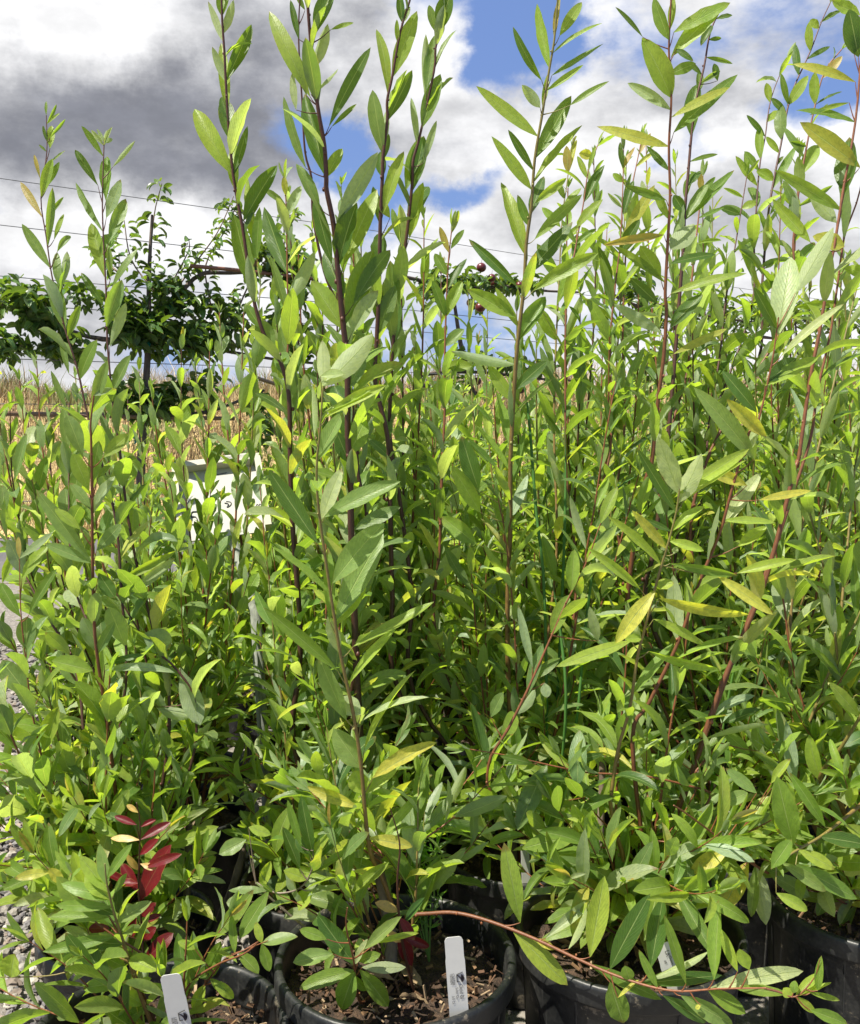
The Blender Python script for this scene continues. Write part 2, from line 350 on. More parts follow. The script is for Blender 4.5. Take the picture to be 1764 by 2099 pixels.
# gravel stones
ico_v, ico_f = [], []
def icosphere():
    p = (1 + 5 ** .5) / 2
    v = [(-1, p, 0), (1, p, 0), (-1, -p, 0), (1, -p, 0), (0, -1, p), (0, 1, p), (0, -1, -p), (0, 1, -p), (p, 0, -1), (p, 0, 1), (-p, 0, -1), (-p, 0, 1)]
    f = [(0, 11, 5), (0, 5, 1), (0, 1, 7), (0, 7, 10), (0, 10, 11), (1, 5, 9), (5, 11, 4), (11, 10, 2), (10, 7, 6), (7, 1, 8), (3, 9, 4), (3, 4, 2), (3, 2, 6), (3, 6, 8), (3, 8, 9), (4, 9, 5), (2, 4, 11), (6, 2, 10), (8, 6, 7), (9, 8, 1)]
    return unit(np.array(v, float)), np.array(f)
def subdivide(v, f):
    v = list(map(tuple, v)); cache = {}; out = []
    def mid(a, b):
        k = (min(a, b), max(a, b))
        if k not in cache:
            q = (np.array(v[a]) + np.array(v[b])); v.append(tuple(q / np.linalg.norm(q))); cache[k] = len(v) - 1
        return cache[k]
    for a, b, c in f:
        x, y, z = mid(a, b), mid(b, c), mid(c, a); out += [(a, x, z), (b, y, x), (c, z, y), (x, y, z)]
    return np.array(v), np.array(out)
SV0, SF0 = icosphere(); SV, SF = subdivide(SV0, SF0)
def stones(n, xr, yr, sr, name, label, seed, z0=0.0):
    r = np.random.default_rng(seed); mb = MB()
    P = np.stack([r.uniform(*xr, n), r.uniform(*yr, n), np.zeros(n)], -1); s = r.uniform(*sr, (n, 1, 1)) * r.uniform(.55, 1.15, (n, 1, 3))
    q = r.normal(size=(n, 3, 3)); q, _ = np.linalg.qr(q)
    V = SV[None] * (1 + .16 * r.normal(size=(n, len(SV), 1)).clip(-1.5, 1.5)); V = np.einsum('nij,nvj->nvi', q, V * s)
    V[..., 2] *= .7; P[:, 2] = z0 - V[..., 2].min(1) * r.uniform(.3, 1.5, n); V = V + P[:, None]
    F = SF[None] + (np.arange(n) * len(SV))[:, None, None]
    base = np.array([(.30, .28, .25), (.22, .21, .20), (.38, .35, .30), (.27, .22, .18), (.16, .15, .15)])[r.integers(0, 5, n)] * r.uniform(.7, 1.25, (n, 1))
    mb.add(V.reshape(-1, 3), F.reshape(-1, 3), np.repeat(np.concatenate([base, np.zeros((n, 1))], 1), len(SV), 0))
    o = mb.build(name, M['stone'], None, smooth=False); return tag(o, label, 'gravel', kind='stuff')
stones(5200, (-1.35, -.25), (1.15, 2.5), (.004, .015), 'gravel', 'loose grey gravel around the front left pots', 21)
stones(3600, (-2.4, -.7), (2.4, 4.6), (.007, .017), 'gravel_far', 'loose grey gravel beside the left edge of the pots', 22)

# ------------------------------------------------------------------ pots
def pot_parts(root, r, h, seg=48, chips=260, seed=0, low=False):
    ox, oy, oz = parent_origin(root)
    mb = MB(); t = .004
    prof = [(r * .83, 0.0), (r * .845, .004), (r * .855, .03), (r * .93, h - .034), (r * .935, h - .032)]
    inn = [(r * .93, h - .03), (r * .925, h - .05), (r * .80, h - .16)]
    lathe(mb, prof, (ox, oy, oz), seg, wob=.006); lathe(mb, [(r * .83, .001), (.001, .001)], (ox, oy, oz), seg)
    if not low:       # moulded ribs down the wall
        for k in range(0, seg, 4):
            a = 2 * math.pi * k / seg
            p = [np.array([ox + math.cos(a) * rr * 1.0, oy + math.sin(a) * rr, oz + z]) for rr, z in ((r * .852, .03), (r * .925, h - .04))]
            tube(mb, p, (.0022, .0022), (.5, .5, .5, 0), 4)
    o = mb.build('pot', M['pot'], root)
    mb = MB()
    rim = [(r * .925, h - .05), (r * .935, h - .036), (r * .955, h - .034), (r * .995, h - .032), (r * 1.0, h - .028), (r * 1.0, h - .006), (r * .992, h - .001), (r * .975, h + .001), (r * .945, h), (r * .93, h - .004), (r * .922, h - .012), (r * .915, h - .06)]
    lathe(mb, rim, (ox, oy, oz), seg, wob=.006); mb.build('rim', M['pot'], o)
    # potting mix, with chips lying on it
    rr = np.random.default_rng(seed + 500); mb = MB(); n = 12; zs = h - .05
    rad = np.linspace(.001, r * .918, n)
    a = np.linspace(0, 2 * math.pi, seg, endpoint=False)
    v = np.array([[ox + q * math.cos(b), oy + q * math.sin(b), oz + zs - .012 * (q / r) ** 4 + .008 * math.sin(9 * q / r + 3 * b + seed) * (q / r) + rr.normal(0, .003)] for q in rad for b in a])
    i = np.arange(n - 1)[:, None] * seg; j = np.arange(seg)[None]; k = (j + 1) % seg
    mb.add(v, np.stack([i + j, i + k, i + seg + k, i + seg + j], -1).reshape(-1, 4), (.05, .03, .02, 0))
    mx = mb.build('potting_mix', M['soil'], root)
    if chips:
        mb = MB()
        for _ in range(chips):
            q, b = r * .9 * math.sqrt(rr.random()), rr.random() * 6.283
            L, W = rr.uniform(.004, .020), rr.uniform(.002, .006)
            c = np.array([ox + q * math.cos(b), oy + q * math.sin(b), oz + zs + .006 + .01 * rr.random()])
            col = [(.10, .055, .03), (.20, .12, .065), (.05, .03, .02), (.33, .24, .15), (.14, .08, .05)][rr.integers(0, 5)]
            box(mb, c, L, W, W * .45, Euler((rr.normal(0, .5), rr.normal(0, .6), rr.random() * 6.3)), (*col, 0))
        mb.build('bark_chips', M['chip'], mx, smooth=False)['kind'] = 'stuff'
        lv = Leaves()
        for _ in range(9 if chips > 150 else 4):
            q, b = r * .85 * math.sqrt(rr.random()), rr.random() * 6.283; d = rr.random() * 6.283
            lv.add(np.array([ox + q * math.cos(b) * .6, oy + q * math.sin(b) * .6, oz + zs + .016]), np.array([math.cos(d), math.sin(d), rr.normal(.1, .2)]), np.array([rr.normal(0, .4), rr.normal(0, .4), 1]),
                   rr.uniform(.04, .085), rr.uniform(.012, .022), rr.normal(0, .9), rr.uniform(.2, .9), .95, rc((.30, .19, .10), .3), .25, rr.normal(0, .8))
        lv.build('fallen_leaf', M['chip'], mx)['kind'] = 'stuff'
    return o
# ------------------------------------------------------------------ willow growth
LEAFCOL = {'': (.125, .212, .038), 'p': (.30, .37, .21), 'y': (.42, .43, .085), 'b': (.225, .325, .052), 'd': (.055, .118, .024), 'o': (.36, .24, .08), 'r': (.13, .005, .008), 'g': (.15, .23, .075)}
BARK = {'red': ((.13, .048, .020, 0), (.24, .085, .032, 0)), 'dark': ((.055, .024, .014, 0), (.10, .032, .018, 0)), 'olive': ((.19, .095, .030, 0), (.22, .20, .05, 0)), 'grey': ((.21, .18, .14, 0), (.19, .14, .10, 0))}
KIND = {  # length, width ratio, angle from stem, shape, palette
    'broad': dict(L=(.062, .098), W=(.33, .46), A=(18, 48), p=(.95, 1.2), pal=['', '', 'g', 'g', 'b', 'b', 'd', 'p'], yel=.06),
    'mid':   dict(L=(.068, .115), W=(.27, .36), A=(20, 55), p=(.88, 1.08), pal=['', '', 'b', 'g', 'd', 'p', 'p', 'b'], yel=.10),
    'narrow': dict(L=(.08, .125), W=(.185, .26), A=(28, 70), p=(.82, .98), pal=['', '', 'b', 'b', 'd', 'g', 'p'], yel=.10),
    'small': dict(L=(.040, .070), W=(.22, .32), A=(35, 80), p=(.85, 1.0), pal=['', 'b', 'g', 'b', '', 'b', 'p'], yel=.10)}
def auto_leaves(lv, path, kind, r, spacing=.026, start=.0, end=1.0, keep=None, scale=1.0, leftover=0.0):
    K = KIND[kind]; seg = np.linalg.norm(np.diff(path, axis=0), axis=1); cum = np.concatenate([[0], np.cumsum(seg)]); T = cum[-1]
    s, ph = start * T + r.random() * spacing, r.random() * 6.28
    while s < end * T:
        P = np.array([np.interp(s, cum, path[:, k]) for k in range(3)]); s2 = min(s + .01, T); s1 = max(s2 - .02, 0)
        t = unit(np.array([np.interp(s2, cum, path[:, k]) - np.interp(s1, cum, path[:, k]) for k in range(3)]))
        f = s / T; ph += 2.4 + r.normal(0, .35); s += spacing * r.uniform(.7, 1.35)
        if keep is not None and not keep(P): continue
        a = unit(np.cross(t, [0.3, .2, 1.0]) if abs(t[2]) < .9 else np.cross(t, [1.0, 0, 0])); b = np.cross(t, a)
        rad = math.cos(ph) * a + math.sin(ph) * b
        size = scale * min(1, .42 + (1 - f) * 3.2) * min(1.0, .62 + f * 1.6)
        ang = R(r.uniform(*K['A'])) * (1 - .45 * f)
        D = t * math.cos(ang) + rad * math.sin(ang); D[2] += r.normal(0, .08)
        N = t * math.sin(ang) - rad * math.cos(ang) + r.normal(0, .25, 3)
        L = r.uniform(*K['L']) * size; tone = K['pal'][r.integers(0, len(K['pal']))]
        yel = r.random() ** 3 * .9 if r.random() < K['yel'] * 2 else 0.0
        if r.random() < K['yel'] * (.9 if f < .4 else .12): tone, yel = 'y', .35
        c = rc(LEAFCOL[tone], .16, yel, r)
        lv.add(P, D, N, L, L * r.uniform(*K['W']), r.normal(.45, .55), r.uniform(.05, .8), r.uniform(*K['p']), c, r.uniform(0, .14), r.normal(0, .35))
    # the young tip
    P = path[-1]; t = unit(path[-1] - path[-3])
    for q in range(4 if end >= 1 and (keep is None or keep(P)) else 0):
        D = t + r.normal(0, .22, 3); L = .03 * scale * r.uniform(.6, 1.3)
        lv.add(P, D, r.normal(0, 1, 3), L, L * .24, .2, .4, .95, rc(LEAFCOL['b' if r.random() < .93 else 'o'], .15, 0, r), .05, 0)
def grow(r, b, azim, tilt, length, n=12, curve=.35, wig=.03):
    d = np.array([math.cos(azim) * math.sin(tilt), math.sin(azim) * math.sin(tilt), math.cos(tilt)]); p = [np.array(b, float)]
    for i in range(n):
        d = unit(d + np.array([0, 0, curve / n * 2]) + r.normal(0, wig, 3)); p.append(p[-1] + d * length / n)
    return smooth_path(p, 2)
def make_stem(root, path, rad, bark, lv, side_paths=(), sides=6, mat=None, name='stem', fname='foliage', lo=False, fmat=None, r=None):
    mb = MB(); n = len(path); rr = np.linspace(1, .28, n) * rad; cb = np.array(BARK[bark]); fr = np.linspace(0, 1, n)[:, None]
    tube(mb, path, rr, cb[0] * (1 - fr) + cb[1] * fr, sides)
    if not lo and r is not None:      # buds along the stem
        for k in range(6, n - 2, 3):
            q = path[k] + r.normal(0, 1, 3) * rr[k] * .7
            mb.add(SV0 * rr[k] * .75 * np.array([1, 1, 1.5]) + q, SF0, cb[1])
    for sp, sr in side_paths: tube(mb, sp, (sr, sr * .4), cb[1], 5 if not lo else 4)
    o = mb.build(name, mat or M['bark'], root)
    lv.build(fname, fmat or M['leaf'], o, *((7, 3) if lo else (11, 5)))
    return o
def autoplant(root, r, kind, h, nst, base_z, lo=True, spread=24, low_shoots=10, spacing=.030, bark='red', base_r=.03, azr=(0, 6.283), yscale=1.0):
    o = np.array(parent_origin(root)); b0 = o + (0, 0, base_z)
    if nst > 3:
        mb = MB()
        for k in range(2):
            a = r.random() * 6.28; p = smooth_path([b0 + (base_r * math.cos(a) * .5, base_r * math.sin(a) * .5, -.02), b0 + (base_r * math.cos(a), base_r * math.sin(a), .10), b0 + (base_r * 1.8 * math.cos(a), base_r * 1.8 * math.sin(a), .22)])
            tube(mb, p, (.011, .006), BARK['grey'][0], 7)
        mb.build('trunk', M['old_bark'], root)
    for k in range(nst):
        a = k * 2.4 + r.normal(0, .3); L = h * r.uniform(.62, 1.0)
        path = grow(r, b0 + (math.cos(a) * base_r * .7, math.sin(a) * base_r * .7, r.uniform(0, .06)), a, R(r.uniform(3, spread)), L, wig=.035)
        lv = Leaves(); auto_leaves(lv, path, kind, r, spacing, .10)
        sp = []
        for _ in range(r.integers(1, 4)):
            i = r.integers(3, len(path) // 2); q = grow(r, path[i], r.random() * 6.28, R(r.uniform(25, 60)), r.uniform(.10, .26), 6, .5)
            sp.append((q, .0014)); auto_leaves(lv, q, 'small', r, .019, .1, scale=1.35)
        make_stem(root, path, r.uniform(.0026, .0040), bark if r.random() < .75 else 'olive', lv, sp, 5 if lo else 6, lo=lo, r=None if lo else r)
    if low_shoots:
        lv = Leaves(); sp = []
        for k in range(low_shoots):
            a = r.uniform(*azr); q = grow(r, b0 + (math.cos(a) * .02, math.sin(a) * .02, r.uniform(.02, .22)), a, R(r.uniform(45, 88)), r.uniform(.12, .30), 7, .25)
            sp.append((q, .0016)); auto_leaves(lv, q, 'small', r, .019, .15, scale=1.5)
        make_stem(root, sp[0][0], .0018, 'red', lv, sp[1:], 5, name='side_shoot', lo=lo)

# ------------------------------------------------------------------ plants traced from the photograph
CR = {0: (0, 0, 1, 1), 1: (0, 146, .5, .5), 2: (882, 0, .5, .5), 3: (0, 875, .5, .5), 4: (882, 875, .5, .5), 5: (0, 1531, .5, .5), 6: (882, 1531, .5, .5), 7: (364.5, 0, .3306, .3306), 8: (911.5, 547, .3647, .3647), 9: (0, 729, .2893, .2893)}
def cv(k, x, y): ox, oy, sx, sy = CR[k]; return ox + x * sx, oy + y * sy
def traced(root, base, zt, rpx, kind, segs, leaves=(), bark='red', fill=.045, zb=None, fscale=1.0, gap=25, fmat=None, name='stem', seed=0, start=.04, spacing=.026, end=1.0, sc=1.0):
    """segs: [(frame, [(x, y), ...]), ...] from the top of the stem down; base: 3-D point where it leaves the wood (or None)"""
    r = np.random.default_rng(1000 + seed + int(segs[0][1][0][0]))
    px = [cv(k, *q) for k, l in segs for q in l]
    zb = zb if zb is not None else to_px(base)[2]
    full = px + ([tuple(to_px(base)[:2])] if base is not None else [])
    ln = np.concatenate([[0], np.cumsum([math.dist(full[i], full[i + 1]) for i in range(len(full) - 1)])]); ln /= ln[-1]
    top = [at(x, y, zt + (zb - zt) * l) for (x, y), l in zip(px, ln)]
    if base is not None: top.append(np.array(base, float))
    path = smooth_path(top[::-1], 4)
    pp = np.array([to_px(q) for q in path]); lv = Leaves(); sp = []; used = []
    for k, l in (leaves.items() if leaves else ()):
        for q in l:
            x0, y0, x1, y1, w = q[:5]; tone = q[5] if len(q) > 5 else KIND[kind]['pal'][r.integers(0, 5)]
            (x0, y0), (x1, y1) = cv(k, x0, y0), cv(k, x1, y1); w *= CR[k][2]
            i = int(np.argmin(np.hypot(pp[:, 0] - x0, (pp[:, 1] - y0)))); z = pp[i, 2]; dist = math.hypot(pp[i, 0] - x0, pp[i, 1] - y0)
            P = path[i] if dist < 9 else at(x0, y0, z)
            if dist >= 9:
                j = max(0, i - 1); sp.append((smooth_path([path[j], (path[j] + P) / 2 + (0, 0, -.002), P], 3), .0012))
            used.append((x0, y0)); Lp = math.hypot(x1 - x0, y1 - y0)
            dz = r.uniform(-.28, .28) * Lp / FPX * z; Tp = at(x1, y1, z + dz); D = Tp - P; L = float(np.linalg.norm(D)); D = D / L
            view = unit(np.array([0, 0, EYE]) - P); side = unit(np.cross(D, view)); Nf = unit(np.cross(side, D))
            Wr = max(w / FPX * z * .92, L * .16); tilt = math.acos(min(1, w / FPX * z * 1.0 / Wr)) * (1 if r.random() < .5 else -1) + r.normal(0, .12)
            N = Nf * math.cos(tilt) + side * math.sin(tilt)
            N = unit(N + .5 * np.array(SUN_DIR))
            if tone in ('p',) and r.random() < .6: N = -N
            bend = r.normal(.22, .22)
            # turn the start direction so that the bent leaf still ends at its tip
            D0 = D * math.cos(bend / 2) + N * math.sin(bend / 2); N0 = N * math.cos(bend / 2) - D * math.sin(bend / 2)
            yel = {'y': .8, 'b': .15, 'o': .4}.get(tone, 0.0) * r.uniform(.5, 1)
            cc = rc(LEAFCOL[tone], .10, yel, r)
            if zt < 1.36 and tone not in ('d', 'r'): cc[:3] *= (1.38, 1.28, 1.15)      # front plants: pale yellow-green leaves, tint also brightened to read as sunlit
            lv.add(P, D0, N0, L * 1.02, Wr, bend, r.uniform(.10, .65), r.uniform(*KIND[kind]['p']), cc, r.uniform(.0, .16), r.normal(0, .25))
    if fill:
        U = np.array(used) if used else np.zeros((0, 2))
        def keep(P):
            q = to_px(P); return not len(U) or np.hypot(U[:, 0] - q[0], U[:, 1] - q[1]).min() > gap
        auto_leaves(lv, path, kind, r, spacing, start, end, keep, fscale)
    rb = rpx / 2 * zb / FPX
    return make_stem(root, path, rb * 1.35, bark, lv, sp, 8, r=r, fmat=fmat, name=name)

G1 = 'willows in the front pots'
G2 = 'willows in the second row of pots'
def potted(px, py, z, r, h, label, group, seed, chips=320):
    """a pot whose rim centre is seen at px, py"""
    c = at(px, py, z); c = np.array([c[0], c[1], 0.0]); root = thing('potted_willow', c, label, 'potted plant', group)
    pot_parts(root, r, h, 56, chips, seed); return root, c, h - .05
W1, c1, s1 = potted(325, 2112, 1.25, .175, .29, 'young willow in the front left pot behind the blank-topped white tag', G1, 1, 420)
W2, c2, s2 = potted(262, 1905, 1.62, .15, .24, 'willow with dark red leaves low down, in the small pot beside the gravel', G1, 2, 160)
W3, c3, s3 = potted(812, 1962, 1.385, .18, .32, 'tall willow in the middle front pot with white tag at its right rim', G1, 3, 420)
W4, c4, s4 = potted(1290, 1902, 1.46, .18, .32, 'willow with yellowing narrow leaves in the shaded pot right of the middle one', G1, 4, 300)
W5, c5, s5 = potted(1790, 1838, 1.56, .18, .32, 'willow in the pot cut by the right edge, wide leaves over brown litter', G1, 5, 340)
W6, c6, s6 = potted(655, 1800, 1.78, .15, .24, 'dark-stemmed tall willow in the pot just behind the middle front pot', G2, 6, 160)
W7, c7, s7 = potted(1500, 1745, 1.90, .15, .26, 'tall narrow-leaved willow in the pot behind between the two right pots', G2, 7, 160)
W8, c8, s8 = potted(1060, 1760, 1.86, .15, .26, 'long-leaved willow in the pot behind between the two middle pots', G2, 8, 120)
def bp(c, s, dx=0, dy=0, dz=.0): return np.array([c[0] + dx, c[1] + dy, s + dz])
def trunk(root, pts, r0, r1, zz):
    mb = MB(); p = smooth_path([at(x, y, z) for (x, y), z in zip(pts, zz)], 4); tube(mb, p, (r1, r0), (BARK['grey'][1], BARK['grey'][0]), 9, .25, rng); mb.build('trunk', M['old_bark'], root)
# --- W2: the left clump
trunk(W2, [(245, 1690), (246, 1810), (265, 1930), (280, 2010)], .0105, .008, [1.60, 1.61, 1.62, 1.63])
trunk(W2, [(388, 1690), (384, 1830), (374, 1975)], .0075, .006, [1.66, 1.66, 1.67])
trunk(W6, [(512, 1700), (480, 1810), (440, 1911), (415, 1980)], .0085, .006, [1.72, 1.72, 1.73, 1.74])
traced(W2, bp(c2, s2, .01, 0, .2), 1.62, 5, 'broad', [(1, [(190, 180), (192, 330), (168, 520), (190, 680), (215, 850), (255, 1010), (277, 1090), (320, 1230), (350, 1370)]), (3, [(400, 90), (440, 230), (480, 420), (500, 700), (520, 1000), (490, 1300)])],
       {1: [(190, 190, 190, 122, 14), (200, 205, 232, 135, 14), (200, 210, 245, 172, 16), (205, 315, 212, 222, 36), (188, 300, 176, 222, 16, 'd'), (206, 270, 268, 195, 14), (190, 345, 160, 300, 12), (165, 440, 140, 340, 18, 'o'), (168, 510, 215, 360, 52), (205, 375, 268, 325, 15),
            (163, 590, 85, 455, 34, 'o'), (195, 470, 243, 372, 28), (205, 590, 260, 515, 20), (222, 690, 262, 585, 26), (190, 720, 215, 480, 36), (212, 822, 92, 628, 56), (235, 740, 290, 672, 36), (240, 880, 232, 740, 40), (262, 870, 275, 740, 38, 'p'), (270, 1068, 215, 860, 74), (290, 1095, 330, 960, 46), (283, 1240, 250, 1090, 34, 'g'), (328, 1270, 395, 1100, 62), (272, 1385, 210, 1230, 30)]}, 'dark', seed=1)
traced(W2, bp(c2, s2, .03, .02, .2), 1.66, 6, 'broad', [(1, [(428, 275), (425, 350), (420, 540), (425, 700), (435, 900), (440, 1100), (455, 1280), (470, 1420)]), (3, [(492, 100), (520, 340), (560, 560), (600, 720), (660, 950), (690, 1060), (690, 1300), (640, 1600)])],
       {1: [(420, 360, 335, 225, 38), (425, 300, 375, 240, 26, 'p'), (432, 300, 460, 228, 22, 'p'), (432, 290, 462, 278, 24, 'p'), (425, 285, 398, 236, 20, 'p'), (430, 300, 440, 240, 22, 'p'), (462, 392, 553, 285, 24, 'p'), (402, 468, 306, 318, 40, 'd'), (435, 530, 440, 350, 64), (436, 600, 495, 445, 58, 'p'), (445, 705, 515, 525, 64), (415, 660, 312, 458, 30), (420, 850, 375, 625, 72),
            (455, 845, 448, 720, 34), (460, 885, 565, 725, 36), (430, 970, 330, 820, 36, 'd'), (440, 1040, 498, 855, 78), (450, 1130, 515, 950, 48, 'p'), (470, 1310, 535, 1165, 66, 'g')]}, 'dark', seed=2)
traced(W2, bp(c2, s2, -.01, -.01, .15), 1.36, 7, 'broad', [(1, [(385, 1330), (372, 1440)]), (3, [(374, 60), (378, 300), (380, 560), (390, 860), (430, 1150), (468, 1440), (485, 1640)])],
       {3: [(365, 262, 300, 110, 72, 'b'), (372, 235, 405, 60, 60), (372, 330, 290, 230, 52), (425, 125, 530, 30, 66, 'b'), (385, 350, 470, 200, 56, 'p'), (340, 120, 275, -50, 80, 'g'), (400, 210, 455, 160, 40), (370, 560, 150, 260, 70, 'g'), (330, 420, 225, 335, 46, 'b'), (395, 510, 495, 400, 60, 'g'), (385, 570, 185, 480, 60, 'g'), (405, 600, 470, 700, 70, 'd'), (380, 1000, 215, 960, 90, 'b'), (400, 940, 470, 800, 56, 'g'), (430, 975, 590, 935, 34, 'd'), (430, 1000, 720, 1010, 44, 'p')],
        1: [(390, 1330, 400, 1270, 20, 'o'), (385, 1340, 460, 1300, 30, 'p'), (375, 1400, 440, 1190, 60, 'g')]}, 'red', seed=3)
L2 = [([(150, 560), (158, 900)], 1.9, 4), ]
traced(W2, bp(c2, s2, -.02, 0, .1), 1.55, 5, 'broad', [(3, [(80, 540), (85, 750), (105, 950), (130, 1160), (170, 1350), (200, 1520)]), (5, [(230, 300), (270, 420), (330, 560)])], {3: [(78, 545, 75, 450, 24, 'o'), (90, 550, 215, 435, 36, 'p'), (90, 620, 195, 490, 60, 'b'), (110, 915, 110, 780, 96), (85, 780, 0, 640, 70), (120, 770, 230, 585, 50), (160, 1290, 55, 1180, 110, 'b'), (180, 1330, 240, 1150, 90), (120, 1110, 10, 960, 110), (165, 1100, 270, 960, 30)]}, 'red', seed=4)
traced(W2, bp(c2, s2, -.03, .0, .12), 1.8, 6, 'broad', [(3, [(-60, 250), (0, 390), (60, 520), (120, 640), (220, 820), (290, 930), (330, 1100), (350, 1300)])], {3: [(0, 240, -30, 60, 70), (60, 220, 110, 30, 60), (20, 350, 10, 240, 70), (10, 640, 60, 520, 50)]}, 'dark', seed=5)
traced(W2, bp(c2, s2, -.04, -.01, .08), 1.45, 6, 'broad', [(3, [(-90, 900), (-20, 1100), (60, 1300), (150, 1480)]), (5, [(250, 280), (340, 360), (400, 520)])], {}, 'red', seed=6, fscale=.95)
traced(W2, bp(c2, s2, .02, .02, .15), 1.9, 6, 'broad', [(3, [(283, -100), (282, 130), (285, 460), (300, 640), (360, 800), (430, 940), (440, 1200)])], {3: [(280, 100, 260, -80, 50, 'g'), (290, 330, 330, 150, 60)]}, 'dark', seed=7)
traced(W2, bp(c2, s2, .03, .01, .15), 1.62, 5, 'broad', [(3, [(425, 560), (455, 640), (560, 820), (640, 920), (720, 990), (800, 1130), (780, 1400)])], {3: [(455, 630, 395, 700, 40), (570, 860, 700, 900, 120, 'p'), (480, 640, 720, 510, 40, 'b'), (520, 700, 715, 540, 50, 'p'), (640, 1150, 780, 1190, 70, 'p'), (740, 990, 820, 1220, 100, 'p')]}, 'dark', seed=8)
for k, (x0, y0, x1, y1, z) in enumerate([(-120, 1500, 260, 1800, 1.5), (-60, 1640, 240, 1830, 1.45), (-80, 1760, 230, 1880, 1.4), (60, 1500, 262, 1830, 1.65), (330, 1450, 300, 1800, 1.75), (150, 1560, 280, 1850, 1.6), (-120, 1420, 250, 1800, 1.8)]):
    traced(W2, bp(c2, s2, 0, 0, .06), z, 4, 'small' if k % 2 else 'broad', [(0, [(x0, y0), ((x0 + x1) / 2 - 10, (y0 + y1) / 2 + 16), (x1, y1)])], {}, 'red', seed=20 + k, fscale=1.15 if k % 2 else .9, spacing=.017)
for k, (x0, y0) in enumerate([(-30, 1560), (20, 1470), (60, 1600), (100, 1520), (10, 1690), (130, 1650), (200, 1560), (330, 1620), (180, 1700), (80, 1730), (300, 1540)]):
    traced(W2, bp(c2, s2, 0, 0, .1), 1.6 + .05 * (k % 4), 3, 'small', [(0, [(x0, y0), ((x0 + 250) / 2, (y0 + 1850) / 2 + 10)])], {}, 'red', seed=40 + k, fscale=1.3, spacing=.015, name='side_shoot')
# red-leaved shoot low in that pot
traced(W2, bp(c2, s2, .07, -.09, -.01), 1.17, 4, 'broad', [(5, [(560, 230), (575, 330), (568, 560), (578, 700), (590, 880), (600, 960)])],
       {5: [(562, 640, 700, 405, 100, 'r'), (590, 500, 745, 440, 44, 'r'), (600, 872, 710, 765, 70, 'r'), (450, 745, 365, 745, 56, 'r'), (560, 700, 540, 775, 60, 'r'), (570, 400, 455, 375, 34, 'o'), (590, 390, 700, 310, 46, 'r'), (560, 320, 470, 285, 34, 'r'), (560, 580, 380, 490, 44, 'r'), (555, 610, 500, 480, 60, 'r'), (600, 800, 640, 740, 50, 'r'), (580, 340, 640, 300, 30, 'r'), (575, 450, 650, 380, 50, 'r'), (570, 560, 480, 560, 44, 'r'), (580, 690, 640, 640, 40, 'r'), (590, 740, 520, 760, 46, 'r'), (580, 280, 520, 240, 30, 'o'), (572, 520, 520, 440, 36, 'o'), (585, 720, 660, 690, 36, 'r'), (600, 900, 540, 880, 40, 'r'), (575, 480, 640, 500, 30, 'o')]}, 'dark', fill=0, seed=60, fmat=M['red_leaf'], name='red_shoot')
# --- W1: front left pot
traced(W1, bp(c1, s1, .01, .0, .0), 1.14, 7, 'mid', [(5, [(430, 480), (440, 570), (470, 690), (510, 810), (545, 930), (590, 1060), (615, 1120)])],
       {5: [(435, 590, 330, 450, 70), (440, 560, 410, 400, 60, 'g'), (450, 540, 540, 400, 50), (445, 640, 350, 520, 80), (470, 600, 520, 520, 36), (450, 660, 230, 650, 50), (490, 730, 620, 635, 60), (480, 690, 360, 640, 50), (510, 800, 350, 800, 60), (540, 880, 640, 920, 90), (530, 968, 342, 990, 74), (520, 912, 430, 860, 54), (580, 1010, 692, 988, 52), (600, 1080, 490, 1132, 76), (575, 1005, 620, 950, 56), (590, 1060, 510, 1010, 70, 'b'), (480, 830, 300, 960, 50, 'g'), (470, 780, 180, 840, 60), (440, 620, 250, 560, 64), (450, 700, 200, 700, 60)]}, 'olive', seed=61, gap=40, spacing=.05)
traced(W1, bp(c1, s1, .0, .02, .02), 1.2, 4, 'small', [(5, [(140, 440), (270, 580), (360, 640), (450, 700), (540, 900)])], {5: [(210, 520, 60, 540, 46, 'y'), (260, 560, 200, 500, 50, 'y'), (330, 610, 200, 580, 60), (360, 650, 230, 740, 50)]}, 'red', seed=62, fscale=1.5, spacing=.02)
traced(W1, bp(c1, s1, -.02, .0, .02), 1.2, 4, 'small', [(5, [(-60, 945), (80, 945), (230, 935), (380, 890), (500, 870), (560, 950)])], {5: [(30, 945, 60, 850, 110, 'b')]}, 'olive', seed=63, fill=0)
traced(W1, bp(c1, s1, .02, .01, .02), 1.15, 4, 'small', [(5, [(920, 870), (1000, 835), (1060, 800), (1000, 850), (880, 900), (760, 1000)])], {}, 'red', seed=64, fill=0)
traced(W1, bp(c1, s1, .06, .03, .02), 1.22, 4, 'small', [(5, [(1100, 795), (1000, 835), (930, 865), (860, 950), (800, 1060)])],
       {5: [(1080, 800, 1220, 780, 64), (1075, 820, 1105, 920, 54), (990, 850, 1060, 930, 66), (960, 860, 950, 690, 40), (1060, 800, 1050, 720, 40), (870, 940, 912, 840, 50), (875, 960, 958, 1032, 50), (850, 965, 792, 1078, 64), (860, 945, 800, 925, 30), (870, 960, 930, 1010, 40), (840, 950, 770, 800, 60), (850, 930, 905, 800, 60), (800, 830, 730, 800, 44)]}, 'red', seed=65, gap=30, spacing=.03)
